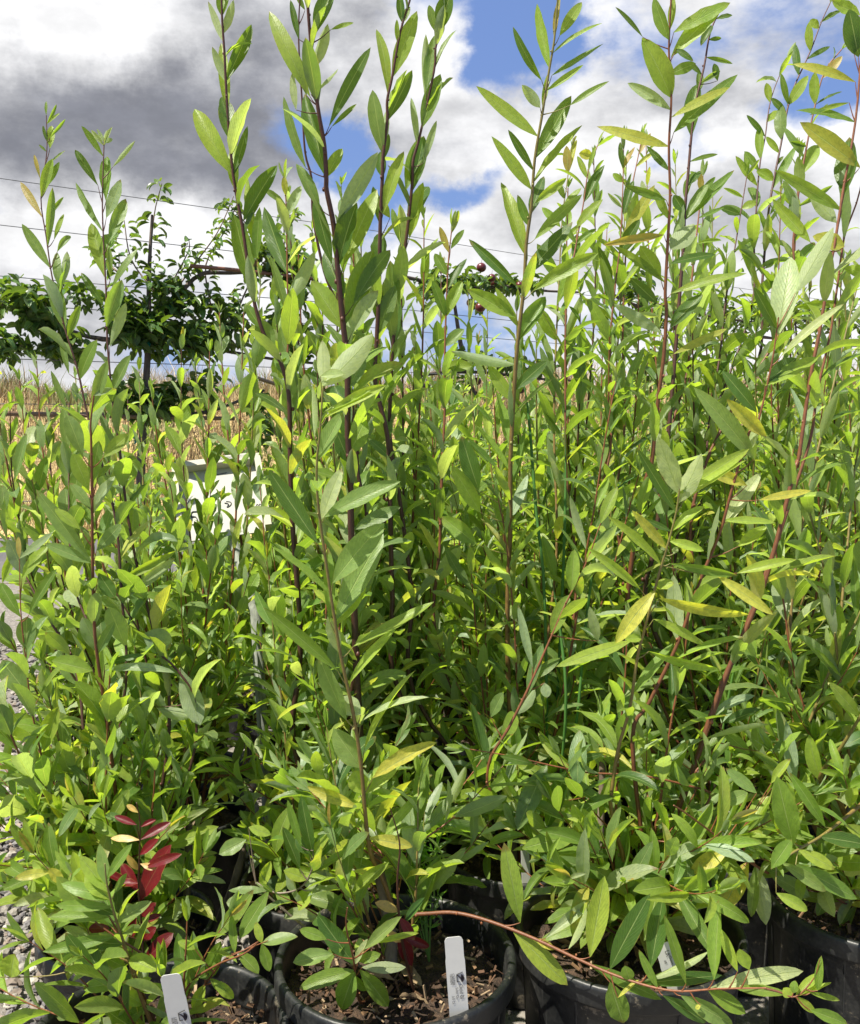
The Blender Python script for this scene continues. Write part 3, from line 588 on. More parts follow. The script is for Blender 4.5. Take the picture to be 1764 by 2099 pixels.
# --- W6: dark stems reaching out of the top left of centre
traced(W6, bp(c6, s6, -.02, 0, .2), 1.50, 9, 'mid', [(7, [(270, -160), (275, 100), (290, 330), (310, 700), (345, 1090)]), (1, [(995, 640), (1030, 880), (1060, 1010), (1095, 1105), (1150, 1190), (1185, 1330)]), (3, [(1190, 150), (1200, 400), (1215, 600), (1230, 800), (1228, 1000), (1200, 1250)])],
       {7: [(285, 85, 290, -60, 92), (297, 218, 345, 0, 64, 'p'), (280, 275, 190, 10, 50, 'p'), (318, 495, 455, 155, 112, 'd'), (312, 690, 270, 265, 80), (300, 520, 215, 290, 60, 'p'), (312, 745, 270, 600, 62, 'd'), (338, 1085, 98, 668, 140), (360, 1095, 432, 785, 62, 'd')],
        1: [(1000, 612, 1135, 388, 95, 'd'), (1045, 872, 960, 590, 98), (1060, 770, 1015, 425, 44), (1050, 775, 1065, 560, 52), (1075, 1060, 1010, 960, 60), (1120, 1160, 1060, 1020, 90, 'g')]}, 'dark', seed=70)
traced(W6, bp(c6, s6, .02, .02, .2), 1.72, 6, 'mid', [(1, [(1170, 440), (1175, 600), (1180, 900), (1185, 1050), (1178, 1220), (1190, 1450), (1200, 1600)]), (3, [(1215, 500), (1235, 760), (1225, 1000), (1150, 1300)])],
       {1: [(1172, 560, 1080, 480, 34), (1178, 600, 1235, 470, 50, 'p'), (1175, 520, 1165, 430, 30, 'y'), (1180, 845, 1085, 560, 92), (1182, 1075, 1215, 850, 72), (1180, 1000, 1110, 760, 36, 'g'), (1185, 960, 1290, 740, 70, 'p'), (1178, 1225, 1150, 1050, 50, 'g'), (1190, 1440, 1190, 1240, 80)]}, 'red', seed=71)
# the thick stem in the middle and its neighbour
traced(W6, bp(c6, s6, .05, -.02, .0), 1.36, 11, 'mid', [(7, [(800, -160), (805, 0), (820, 200), (850, 500), (875, 700), (910, 900), (922, 1100)]), (1, [(1340, 490), (1370, 640), (1390, 860), (1410, 1060), (1425, 1200), (1427, 1500)]), (3, [(1435, 150), (1440, 400), (1455, 800), (1462, 1000), (1480, 1500)])],
       {7: [(852, 212, 960, -70, 130), (865, 432, 930, 150, 92, 'p'), (950, 182, 1090, 140, 38, 'b'), (750, 240, 700, 0, 50), (820, 595, 562, 55, 112), (790, 415, 800, 245, 50, 'b'), (800, 590, 730, 330, 80), (825, 582, 992, 428, 30, 'p'), (735, 680, 712, 450, 60, 'p'), (915, 1105, 790, 585, 152), (940, 780, 1192, 298, 92), (955, 785, 1108, 645, 36), (795, 1040, 655, 602, 60), (925, 1110, 1020, 922, 92, 'b')],
        1: [(1385, 610, 1548, 335, 84, 'p'), (1312, 560, 1215, 375, 60), (1362, 790, 1290, 520, 66), (1378, 820, 1462, 540, 112, 'd'), (1410, 792, 1545, 488, 92, 'b'), (1405, 1062, 1278, 860, 104), (1420, 1032, 1528, 738, 122), (1442, 1075, 1550, 900, 90, 'p'), (1450, 955, 1600, 730, 84), (1430, 1300, 1500, 1180, 60), (1410, 930, 1330, 740, 80)],
        3: [(1440, 130, 1500, -30, 90, 'b'), (1445, 160, 1380, 20, 70, 'd'), (1450, 420, 1640, 330, 70)]}, 'dark', seed=72, fscale=1.1)
traced(W6, bp(c6, s6, .03, -.01, .1), 1.46, 6, 'mid', [(7, [(760, -60), (750, 230), (770, 600), (790, 940), (830, 1102)]), (1, [(1285, 600), (1330, 820), (1380, 950), (1420, 1100), (1440, 1300)]), (3, [(1470, 200), (1500, 500)])], {7: [(790, 60, 730, -60, 40)]}, 'dark', seed=73, end=.62)
traced(W8, bp(c8, s8, -.05, 0, .1), 1.55, 8, 'mid', [(7, [(1450, -120), (1440, 0), (1380, 200), (1330, 480), (1300, 620), (1300, 750), (1275, 960), (1270, 1100)]), (1, [(1560, 620), (1555, 900), (1545, 1100), (1540, 1280), (1590, 1500)]), (3, [(1600, 300), (1610, 700), (1640, 1100)])],
       {7: [(1395, 150, 1375, -40, 64), (1352, 468, 1482, 72, 112), (1400, 150, 1440, 40, 60, 'p'), (1298, 572, 1240, 170, 62), (1350, 270, 1360, 120, 40), (1308, 772, 1452, 438, 92, 'd'), (1268, 962, 1208, 560, 114), (1275, 990, 1310, 830, 50, 'd')],
        1: [(1560, 445, 1560, 330, 54, 'd'), (1572, 582, 1655, 328, 68), (1558, 810, 1562, 660, 86, 'd'), (1600, 600, 1530, 500, 50), (1555, 900, 1500, 740, 70, 'b'), (1550, 1080, 1620, 880, 76), (1550, 1250, 1460, 1110, 60)]}, 'dark', seed=74)
traced(W8, bp(c8, s8, -.02, .02, .1), 1.60, 7, 'mid', [(7, [(1690, -60), (1640, 150), (1600, 300), (1590, 440), (1500, 850), (1460, 1000)]), (1, [(1690, 470), (1665, 700), (1640, 850), (1610, 1150), (1600, 1500)]), (3, [(1640, 300), (1690, 700), (1700, 1100)])],
       {7: [(1632, 205, 1690, -40, 140), (1600, 200, 1560, 30, 60), (1592, 415, 1727, 183, 42), (1542, 562, 1590, 225, 90), (1530, 585, 1540, 215, 70, 'p'), (1515, 792, 1628, 460, 112), (1468, 890, 1450, 605, 46, 'p'), (1522, 1010, 1605, 750, 54, 'p'), (1415, 1180, 1515, 845, 112)],
        1: [(1692, 490, 1738, 268, 78), (1680, 682, 1735, 458, 74), (1622, 1012, 1600, 778, 78), (1640, 700, 1608, 560, 34), (1600, 1200, 1670, 1080, 60)]}, 'dark', seed=75)
# --- W3: middle front pot
trunk(W3, [(768, 1750), (795, 1870), (802, 1990)], .011, .008, [1.40, 1.39, 1.385])
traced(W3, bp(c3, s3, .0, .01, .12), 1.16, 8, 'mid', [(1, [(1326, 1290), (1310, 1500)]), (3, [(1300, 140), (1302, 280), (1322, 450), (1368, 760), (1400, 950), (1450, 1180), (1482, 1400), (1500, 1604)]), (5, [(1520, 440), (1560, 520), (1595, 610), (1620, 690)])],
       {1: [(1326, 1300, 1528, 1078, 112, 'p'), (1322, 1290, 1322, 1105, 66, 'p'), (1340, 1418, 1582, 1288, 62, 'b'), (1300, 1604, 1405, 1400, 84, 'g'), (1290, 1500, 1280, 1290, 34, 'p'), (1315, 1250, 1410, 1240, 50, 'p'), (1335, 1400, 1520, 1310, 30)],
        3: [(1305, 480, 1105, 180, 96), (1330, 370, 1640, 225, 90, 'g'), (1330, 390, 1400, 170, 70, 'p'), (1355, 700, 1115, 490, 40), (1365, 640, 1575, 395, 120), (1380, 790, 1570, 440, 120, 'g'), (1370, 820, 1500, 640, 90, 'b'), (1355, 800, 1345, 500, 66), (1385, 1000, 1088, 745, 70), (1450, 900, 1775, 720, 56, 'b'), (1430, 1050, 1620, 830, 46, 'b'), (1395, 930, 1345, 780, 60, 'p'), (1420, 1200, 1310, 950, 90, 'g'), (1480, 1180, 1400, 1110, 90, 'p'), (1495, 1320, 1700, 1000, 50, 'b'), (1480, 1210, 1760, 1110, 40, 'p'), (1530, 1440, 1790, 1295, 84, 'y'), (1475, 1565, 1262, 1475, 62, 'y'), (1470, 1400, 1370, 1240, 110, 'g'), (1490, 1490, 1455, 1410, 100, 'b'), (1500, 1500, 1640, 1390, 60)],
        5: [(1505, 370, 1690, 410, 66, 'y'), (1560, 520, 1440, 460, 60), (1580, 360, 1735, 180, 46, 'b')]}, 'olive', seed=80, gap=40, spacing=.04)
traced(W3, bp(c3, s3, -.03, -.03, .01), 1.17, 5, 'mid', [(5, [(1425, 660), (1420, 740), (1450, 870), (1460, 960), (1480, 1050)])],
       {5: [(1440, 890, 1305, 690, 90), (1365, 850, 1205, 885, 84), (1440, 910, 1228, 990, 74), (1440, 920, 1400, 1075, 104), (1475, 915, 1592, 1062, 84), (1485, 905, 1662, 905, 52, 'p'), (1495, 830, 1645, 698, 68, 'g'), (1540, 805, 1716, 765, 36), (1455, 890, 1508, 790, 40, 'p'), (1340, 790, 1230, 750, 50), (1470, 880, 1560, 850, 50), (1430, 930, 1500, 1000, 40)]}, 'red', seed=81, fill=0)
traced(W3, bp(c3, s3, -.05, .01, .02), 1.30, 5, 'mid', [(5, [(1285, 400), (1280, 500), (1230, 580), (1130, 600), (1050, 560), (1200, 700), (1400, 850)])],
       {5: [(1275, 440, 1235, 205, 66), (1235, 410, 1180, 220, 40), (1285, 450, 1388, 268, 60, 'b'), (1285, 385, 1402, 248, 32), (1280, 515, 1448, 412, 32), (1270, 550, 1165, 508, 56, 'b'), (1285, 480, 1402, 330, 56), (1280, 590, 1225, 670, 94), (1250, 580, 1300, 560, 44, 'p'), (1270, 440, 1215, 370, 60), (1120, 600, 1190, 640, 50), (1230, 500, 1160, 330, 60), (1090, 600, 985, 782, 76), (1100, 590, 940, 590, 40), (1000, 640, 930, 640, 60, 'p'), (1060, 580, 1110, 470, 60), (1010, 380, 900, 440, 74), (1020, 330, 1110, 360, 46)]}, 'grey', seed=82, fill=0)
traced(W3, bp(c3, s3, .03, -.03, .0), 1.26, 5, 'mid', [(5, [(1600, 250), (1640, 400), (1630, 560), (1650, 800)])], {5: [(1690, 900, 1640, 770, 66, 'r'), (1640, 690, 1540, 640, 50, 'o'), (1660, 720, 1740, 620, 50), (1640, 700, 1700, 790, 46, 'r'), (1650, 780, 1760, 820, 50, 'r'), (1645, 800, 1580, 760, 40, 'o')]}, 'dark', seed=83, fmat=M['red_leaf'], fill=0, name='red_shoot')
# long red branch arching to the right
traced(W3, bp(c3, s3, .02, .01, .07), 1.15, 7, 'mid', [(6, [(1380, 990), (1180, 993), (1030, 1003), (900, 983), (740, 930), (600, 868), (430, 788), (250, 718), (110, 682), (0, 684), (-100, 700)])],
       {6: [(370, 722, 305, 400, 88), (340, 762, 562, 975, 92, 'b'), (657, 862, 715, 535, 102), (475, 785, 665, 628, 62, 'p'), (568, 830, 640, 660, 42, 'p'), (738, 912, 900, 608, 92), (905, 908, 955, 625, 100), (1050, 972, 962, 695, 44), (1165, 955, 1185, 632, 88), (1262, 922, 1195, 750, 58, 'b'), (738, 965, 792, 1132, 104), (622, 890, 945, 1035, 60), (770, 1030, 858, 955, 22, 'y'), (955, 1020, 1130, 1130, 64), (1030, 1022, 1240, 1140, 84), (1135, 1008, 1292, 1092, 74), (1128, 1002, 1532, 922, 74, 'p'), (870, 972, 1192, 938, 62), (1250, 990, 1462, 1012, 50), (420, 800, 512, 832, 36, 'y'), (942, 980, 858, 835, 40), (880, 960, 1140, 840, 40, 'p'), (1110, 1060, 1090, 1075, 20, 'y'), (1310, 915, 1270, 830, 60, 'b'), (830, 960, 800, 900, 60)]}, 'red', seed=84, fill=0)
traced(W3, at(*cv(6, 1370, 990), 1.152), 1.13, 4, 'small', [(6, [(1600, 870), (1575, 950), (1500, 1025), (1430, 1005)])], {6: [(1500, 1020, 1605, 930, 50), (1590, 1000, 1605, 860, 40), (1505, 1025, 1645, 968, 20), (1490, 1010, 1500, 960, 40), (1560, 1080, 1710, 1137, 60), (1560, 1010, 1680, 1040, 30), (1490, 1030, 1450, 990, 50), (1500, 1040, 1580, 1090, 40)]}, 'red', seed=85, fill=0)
# --- W4: right pot, yellow leaves
trunk(W4, [(1432, 1580), (1408, 1640), (1370, 1700), (1330, 1790), (1290, 1900), (1262, 1960)], .012, .008, [1.60, 1.58, 1.55, 1.50, 1.47, 1.46])
trunk(W4, [(1236, 1560), (1232, 1720), (1240, 1840)], .006, .005, [1.5, 1.48, 1.47])
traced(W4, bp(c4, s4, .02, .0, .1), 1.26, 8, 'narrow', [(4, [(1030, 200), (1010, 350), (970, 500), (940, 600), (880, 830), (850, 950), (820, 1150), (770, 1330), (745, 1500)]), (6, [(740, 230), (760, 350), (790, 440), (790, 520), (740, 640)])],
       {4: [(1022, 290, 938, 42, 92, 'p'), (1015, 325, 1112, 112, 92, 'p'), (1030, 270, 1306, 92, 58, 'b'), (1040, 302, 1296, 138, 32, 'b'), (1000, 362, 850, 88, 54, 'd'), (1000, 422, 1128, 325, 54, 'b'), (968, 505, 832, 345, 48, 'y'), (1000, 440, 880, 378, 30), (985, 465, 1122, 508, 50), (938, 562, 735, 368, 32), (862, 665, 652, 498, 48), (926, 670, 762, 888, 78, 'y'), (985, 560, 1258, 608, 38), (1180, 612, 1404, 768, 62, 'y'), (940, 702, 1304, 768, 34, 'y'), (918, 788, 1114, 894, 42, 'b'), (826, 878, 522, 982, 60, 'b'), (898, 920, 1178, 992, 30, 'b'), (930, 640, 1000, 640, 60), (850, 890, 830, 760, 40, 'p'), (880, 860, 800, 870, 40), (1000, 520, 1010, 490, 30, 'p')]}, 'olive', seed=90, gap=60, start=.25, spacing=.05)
traced(W4, bp(c4, s4, .04, .03, .12), 1.40, 9, 'narrow', [(2, [(1900, -200), (1790, 100), (1745, 500), (1700, 750), (1660, 1000), (1640, 1100), (1600, 1350), (1560, 1550), (1510, 1895)]), (4, [(1500, 160), (1400, 550), (1330, 750), (1200, 1050), (1130, 1250), (1080, 1400)])],
       {2: [(1745, 335, 1490, 258, 42, 'y'), (1764, 685, 1522, 503, 92, 'y'), (1748, 512, 1505, 448, 36), (1700, 792, 1720, 565, 112, 'd'), (1690, 862, 1418, 698, 54), (1758, 232, 1720, 38, 92, 'd'), (1668, 912, 1560, 788, 72, 'p'), (1560, 992, 1408, 818, 66), (1700, 1010, 1572, 968, 80, 'y'), (1764, 60, 1650, 0, 60, 'b'), (1720, 420, 1560, 470, 30), (1740, 220, 1764, 100, 60, 'd')]}, 'red', seed=91, end=.9, spacing=.05, gap=50)
traced(W4, bp(c4, s4, .05, .02, .14), 1.46, 7, 'narrow', [(2, [(1800, 500), (1764, 780), (1700, 970), (1670, 1180), (1640, 1380), (1590, 1600), (1560, 1800)]), (4, [(1480, 300), (1420, 480), (1310, 780), (1190, 1100)])], {2: [(1700, 1100, 1800, 1130, 60, 'b'), (1690, 1240, 1500, 1260, 40, 'b')]}, 'red', seed=92, end=.9, spacing=.06)
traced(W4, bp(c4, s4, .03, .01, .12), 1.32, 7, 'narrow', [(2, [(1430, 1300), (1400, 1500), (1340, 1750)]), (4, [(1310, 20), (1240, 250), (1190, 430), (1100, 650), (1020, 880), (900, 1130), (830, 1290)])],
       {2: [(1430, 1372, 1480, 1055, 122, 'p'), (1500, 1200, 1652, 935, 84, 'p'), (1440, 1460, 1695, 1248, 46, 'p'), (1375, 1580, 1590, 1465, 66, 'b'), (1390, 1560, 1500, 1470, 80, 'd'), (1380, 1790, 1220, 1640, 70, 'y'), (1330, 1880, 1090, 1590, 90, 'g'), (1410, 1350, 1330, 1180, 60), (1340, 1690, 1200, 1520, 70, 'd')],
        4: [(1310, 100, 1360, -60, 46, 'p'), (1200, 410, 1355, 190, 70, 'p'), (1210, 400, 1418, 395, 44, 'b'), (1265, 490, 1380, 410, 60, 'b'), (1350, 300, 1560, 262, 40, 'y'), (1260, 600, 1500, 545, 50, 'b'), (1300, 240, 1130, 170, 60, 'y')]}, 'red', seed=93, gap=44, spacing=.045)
traced(W4, bp(c4, s4, -.02, .02, .1), 1.42, 6, 'mid', [(4, [(700, 395), (640, 560), (560, 720), (480, 900), (400, 1080), (320, 1240), (240, 1390), (300, 1560)])],
       {4: [(708, 392, 768, 248, 60, 'b'), (640, 500, 575, 285, 36, 'p'), (655, 480, 800, 400, 46), (590, 682, 592, 505, 70, 'b'), (500, 862, 568, 690, 74, 'b'), (430, 1042, 532, 948, 50), (420, 985, 362, 735, 44, 'p'), (400, 1100, 462, 890, 54, 'g'), (690, 878, 655, 740, 50, 'p'), (470, 1050, 480, 1110, 50, 'p'), (350, 1180, 430, 1080, 60, 'p'), (250, 1190, 300, 1090, 60, 'g')]}, 'red', seed=94, spacing=.035)
traced(W4, bp(c4, s4, -.04, .0, .06), 1.4, 5, 'narrow', [(4, [(150, 1320), (330, 1350), (480, 1385), (650, 1418), (860, 1430), (1050, 1470), (1150, 1520), (1000, 1700)])], {4: [(560, 1380, 710, 1340, 40), (480, 1400, 360, 1655, 100, 'g'), (560, 1420, 480, 1640, 90), (420, 1380, 290, 1350, 40)]}, 'red', seed=95, fscale=.9, spacing=.04)
traced(W4, bp(c4, s4, .05, .02, .1), 1.5, 5, 'mid', [(4, [(1180, 1220), (1200, 1260), (1160, 1330), (1110, 1390), (1060, 1480)])], {4: [(1200, 1215, 1355, 1160, 62), (1200, 1230, 1310, 1340, 60, 'b'), (1200, 1210, 1200, 1060, 54), (1190, 1220, 1060, 1160, 40), (1350, 1330, 1340, 1215, 60, 'b')]}, 'red', seed=96, fill=0)
for k, (x, y, zt) in enumerate([(1130, 1640, 1.38), (1230, 1700, 1.34), (1060, 1700, 1.4), (1330, 1600, 1.5), (1390, 1700, 1.4), (1170, 1800, 1.3), (1400, 1820, 1.35)]):
    traced(W4, bp(c4, s4, 0, 0, .04), zt, 4, 'small', [(0, [(x, y), ((x + 1290) / 2, (y + 1900) / 2 - 14)])], {}, 'red', seed=100 + k, fscale=1.6, spacing=.019, name='side_shoot')
# --- W5 right edge
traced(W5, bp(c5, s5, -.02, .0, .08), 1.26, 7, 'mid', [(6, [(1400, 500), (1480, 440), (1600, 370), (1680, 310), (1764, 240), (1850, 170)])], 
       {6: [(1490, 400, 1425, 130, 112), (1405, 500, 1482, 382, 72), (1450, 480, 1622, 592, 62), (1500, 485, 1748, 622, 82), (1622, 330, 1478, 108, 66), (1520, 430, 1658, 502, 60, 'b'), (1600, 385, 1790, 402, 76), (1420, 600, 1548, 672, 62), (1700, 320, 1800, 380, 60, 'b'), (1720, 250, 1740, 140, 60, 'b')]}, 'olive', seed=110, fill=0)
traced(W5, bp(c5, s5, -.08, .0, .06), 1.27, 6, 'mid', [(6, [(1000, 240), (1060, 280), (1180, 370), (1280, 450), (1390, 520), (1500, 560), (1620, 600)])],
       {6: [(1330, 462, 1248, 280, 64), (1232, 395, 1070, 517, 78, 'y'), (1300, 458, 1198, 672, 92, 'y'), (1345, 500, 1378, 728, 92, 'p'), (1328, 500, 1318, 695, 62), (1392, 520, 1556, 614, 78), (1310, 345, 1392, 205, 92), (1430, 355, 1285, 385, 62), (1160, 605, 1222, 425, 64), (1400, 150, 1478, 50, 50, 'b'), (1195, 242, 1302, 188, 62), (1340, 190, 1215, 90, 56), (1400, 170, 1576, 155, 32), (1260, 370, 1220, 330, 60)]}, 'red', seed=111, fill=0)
traced(W5, bp(c5, s5, -.02, .02, .1), 1.5, 8, 'narrow', [(4, [(1900, 400), (1764, 760), (1640, 1000), (1560, 1200), (1460, 1400), (1400, 1560)]), (0, [(1700, 1700)])], {4: [(1640, 1030, 1680, 830, 50, 'y'), (1750, 780, 1740, 550, 46), (1650, 1040, 1740, 850, 80)]}, 'olive', seed=112, spacing=.04)
traced(W5, bp(c5, s5, .0, .02, .1), 1.36, 10, 'mid', [(4, [(1850, 1050), (1764, 1190), (1690, 1310), (1600, 1440)]), (0, [(1720, 1640), (1760, 1740)])], {4: [(1760, 1190, 1640, 1050, 60), (1764, 1460, 1715, 1470, 60, 'b')]}, 'olive', seed=113, spacing=.05)
# --- W8 stems of the long-leaved plant in the middle
traced(W8, bp(c8, s8, .0, .0, .1), 1.52, 8, 'narrow', [(2, [(525, -20), (510, 160), (490, 280), (460, 470), (430, 650), (415, 850), (395, 1000), (385, 1180), (360, 1400), (345, 1600), (330, 1895)]), (4, [(330, 400), (320, 650), (318, 900), (330, 1200)])],
       {2: [(495, 285, 440, 18, 62, 'b'), (532, 145, 622, 8, 52, 'b'), (515, 152, 532, -10, 28, 'o'), (506, 225, 705, 95, 27), (500, 308, 708, 180, 36), (492, 370, 628, 265, 36), (458, 328, 335, 110, 30, 'd'), (452, 440, 378, 348, 50, 'p'), (462, 440, 482, 305, 34, 'b'), (432, 562, 194, 355, 56), (434, 642, 577, 396, 80), (575, 430, 733, 333, 32), (416, 776, 255, 560, 58), (422, 702, 322, 533, 38, 'd'), (438, 752, 622, 515, 32), (430, 832, 558, 730, 44), (400, 1060, 290, 743, 76), (405, 935, 360, 800, 44), (430, 980, 622, 798, 54), (402, 1130, 582, 912, 84, 'd'), (358, 1172, 160, 980, 54, 'd'), (425, 1190, 688, 1038, 74), (352, 1300, 158, 1188, 84, 'b'), (368, 1400, 472, 1218, 96), (360, 1330, 270, 1180, 40), (355, 1480, 90, 1440, 60, 'p'), (345, 1650, 240, 1500, 60), (350, 1600, 480, 1480, 60)],
        4: [(200, 260, 130, 40, 90), (205, 350, 90, 160, 80), (190, 480, 50, 370, 90, 'b')]}, 'olive', seed=120)
traced(W8, bp(c8, s8, .03, .04, .1), 2.05, 5, 'narrow', [(2, [(580, 600), (562, 750), (542, 900), (527, 1200), (515, 1450), (510, 1600)]), (4, [(510, 100), (520, 500), (480, 900)])], {2: [(570, 722, 560, 598, 40, 'o'), (580, 722, 602, 570, 34, 'y'), (545, 800, 520, 740, 30), (545, 860, 620, 770, 36), (535, 930, 460, 850, 40), (540, 1000, 620, 920, 40), (530, 1150, 440, 1000, 54), (520, 1250, 610, 1050, 50), (515, 1400, 430, 1250, 60)]}, 'olive', seed=121, fscale=1.1)
traced(W8, bp(c8, s8, .04, .0, .1), 2.0, 5, 'narrow', [(2, [(690, 590), (650, 700), (630, 830), (600, 1000), (560, 1250), (555, 1600)]), (4, [(560, 200), (600, 600), (560, 1000)])], {2: [(650, 702, 682, 598, 26), (630, 842, 715, 678, 64), (660, 645, 612, 628, 52, 'y'), (602, 930, 708, 818, 54), (640, 722, 605, 640, 32, 'b'), (592, 1002, 682, 938, 32), (600, 1000, 540, 900, 30)]}, 'red', seed=122, fscale=1.1)
traced(W8, bp(c8, s8, -.03, .02, .1), 1.9, 6, 'mid', [(2, [(90, 930), (75, 1080), (65, 1300), (60, 1500), (60, 1700)]), (4, [(50, 150), (40, 500), (30, 900)])], {2: [(80, 1020, 40, 930, 36, 'o'), (85, 1020, 140, 940, 30), (78, 1130, 20, 1040, 50), (75, 1200, 150, 1060, 44), (70, 1310, 130, 1150, 66), (62, 1300, 10, 1150, 50), (60, 1420, 140, 1350, 60), (55, 1500, 170, 1500, 60, 'b')]}, 'red', seed=123)
# --- W7: big right stems
traced(W7, bp(c7, s7, -.04, 0, .1), 1.56, 8, 'narrow', [(2, [(992, -60), (980, 200), (990, 400), (980, 600), (985, 800), (975, 1000), (965, 1200), (970, 1270), (960, 1450), (935, 1650), (910, 1895)]), (4, [(890, 200), (850, 400), (815, 650), (800, 900), (810, 1200)])],
       {2: [(980, 162, 918, -10, 64), (985, 120, 1000, -10, 34, 'b'), (1000, 132, 1228, 12, 70, 'b'), (990, 232, 1198, 22, 84), (872, 150, 763, 28, 22, 'd'), (995, 398, 873, 153, 114, 'b'), (976, 462, 813, 340, 60, 'p'), (970, 586, 688, 518, 44, 'y'), (1000, 542, 1258, 308, 60), (990, 480, 1228, 358, 42, 'y'), (985, 692, 890, 598, 32), (960, 962, 715, 1003, 46, 'o'), (952, 1168, 758, 1008, 44), (987, 1022, 1082, 918, 100, 'p'), (985, 1080, 1170, 1044, 44, 'd'), (990, 1202, 1295, 1122, 52), (946, 1142, 863, 1008, 74), (948, 1362, 758, 1248, 54, 'p'), (985, 1342, 1118, 1208, 74), (1000, 1450, 1215, 1348, 38, 'y'), (932, 1242, 823, 1140, 56, 'd'), (1000, 300, 1090, 260, 50), (1010, 200, 1080, 250, 30), (970, 820, 800, 760, 40), (975, 900, 920, 770, 40, 'b')]}, 'red', seed=130, gap=50)
traced(W7, bp(c7, s7, .02, .03, .1), 1.9, 8, 'mid', [(2, [(1195, 30), (1150, 130), (1125, 270), (1090, 420), (1072, 560), (1060, 700), (1045, 870), (1040, 1000), (1025, 1200), (1010, 1400), (985, 1700)]), (4, [(960, 200), (920, 500), (905, 800)])],
       {2: [(1085, 552, 1095, 345, 92, 'd'), (1180, 70, 1240, 62, 24, 'd'), (1160, 100, 1110, 190, 40, 'd'), (1145, 160, 1195, 155, 20, 'd'), (1130, 240, 1240, 260, 26), (1110, 300, 1060, 250, 24), (1105, 330, 1190, 290, 30), (1180, 330, 1165, 260, 36, 'd'), (1065, 650, 1180, 632, 20), (1060, 760, 1110, 700, 30), (1050, 880, 1000, 800, 60, 'd'), (1045, 900, 1140, 750, 50), (1050, 890, 1245, 700, 54)]}, 'dark', seed=131, fscale=.8, spacing=.035)
traced(W7, bp(c7, s7, .05, .04, .1), 2.2, 6, 'small', [(2, [(1642, 10), (1605, 90), (1560, 210), (1500, 340), (1470, 430), (1440, 590), (1410, 740), (1385, 900), (1360, 1200), (1340, 1500)]), (4, [(1100, 100), (1050, 500), (1000, 900)])],
       {2: [(1605, 90, 1685, 45, 30, 'd'), (1590, 130, 1560, 80, 40), (1560, 200, 1555, 90, 40), (1560, 240, 1640, 190, 24, 'd'), (1500, 320, 1498, 180, 38, 'd'), (1480, 430, 1550, 310, 50), (1470, 440, 1440, 300, 30), (1440, 570, 1440, 430, 60), (1430, 640, 1380, 560, 34), (1470, 480, 1400, 400, 30, 'd'), (1450, 640, 1420, 680, 20), (1415, 740, 1340, 700, 60), (1410, 760, 1500, 600, 40), (1395, 880, 1460, 800, 30)]}, 'dark', seed=132, fscale=1.5, spacing=.022)
traced(W7, bp(c7, s7, .06, .02, .1), 2.2, 5, 'small', [(2, [(1465, 235), (1400, 400), (1375, 560), (1350, 700), (1330, 1000), (1310, 1300)]), (4, [(1080, 200), (1020, 700)])], {2: [(1395, 420, 1380, 340, 40), (1380, 500, 1440, 450, 40), (1370, 560, 1300, 470, 26, 'd'), (1355, 640, 1350, 520, 46), (1350, 700, 1290, 620, 40), (1345, 760, 1255, 640, 36)]}, 'dark', seed=133, fscale=1.7, spacing=.025)
traced(W7, bp(c7, s7, .0, .02, .1), 2.15, 6, 'small', [(2, [(1300, 720), (1270, 900), (1240, 1080), (1210, 1250), (1190, 1450), (1150, 1700), (1130, 1895)]), (4, [(1110, 300), (1060, 700)])], {2: [(1290, 800, 1205, 770, 24), (1275, 880, 1190, 850, 40, 'd'), (1280, 860, 1340, 830, 40)]}, 'dark', seed=134, fscale=1.6, spacing=.03)
traced(W7, bp(c7, s7, .07, .03, .1), 2.0, 6, 'mid', [(2, [(1690, 200), (1620, 290), (1580, 430), (1545, 600), (1510, 800), (1490, 1000), (1470, 1300)]), (4, [(1150, 100), (1080, 600)])], {2: [(1600, 330, 1690, 230, 44, 'o'), (1575, 430, 1580, 295, 56, 'b'), (1590, 420, 1690, 375, 12, 'd'), (1520, 720, 1590, 595, 70, 'b'), (1525, 640, 1450, 520, 34), (1545, 610, 1480, 580, 26, 'd'), (1510, 870, 1450, 740, 40), (1510, 860, 1650, 760, 16)]}, 'red', seed=135, fscale=.8)
traced(W7, bp(c7, s7, -.05, .02, .1), 2.0, 5, 'narrow', [(2, [(795, 580), (790, 800), (780, 1000), (760, 1170), (740, 1400), (745, 1700)]), (4, [(740, 100), (720, 500)])], {2: [(795, 700, 780, 580, 30), (800, 690, 840, 600, 26, 'o'), (790, 760, 750, 710, 30), (788, 860, 730, 790, 24, 'p'), (792, 880, 835, 740, 44), (780, 1050, 860, 900, 60), (785, 980, 920, 760, 40, 'y'), (750, 1150, 690, 1010, 36, 'd')]}, 'red', seed=136, fscale=1.05)
traced(W7, bp(c7, s7, -.04, .04, .1), 2.1, 5, 'narrow', [(2, [(870, 560), (850, 660), (830, 760), (810, 900), (800, 1100), (790, 1400), (800, 1700)]), (4, [(790, 100), (780, 500)])], {2: [(860, 640, 905, 545, 26, 'o'), (850, 690, 925, 620, 24, 'y')]}, 'red', seed=137, fscale=1.05)
traced(W7, bp(c7, s7, -.02, .05, .1), 2.1, 6, 'mid', [(2, [(1120, 720), (1105, 860), (1090, 1000), (1070, 1200), (1060, 1500)]), (4, [(970, 100), (940, 600)])], {2: [(1115, 800, 1110, 710, 30, 'o'), (1118, 800, 1170, 725, 26), (1100, 900, 1205, 850, 26), (1085, 1010, 1195, 985, 24)]}, 'red', seed=138, fscale=1.05)
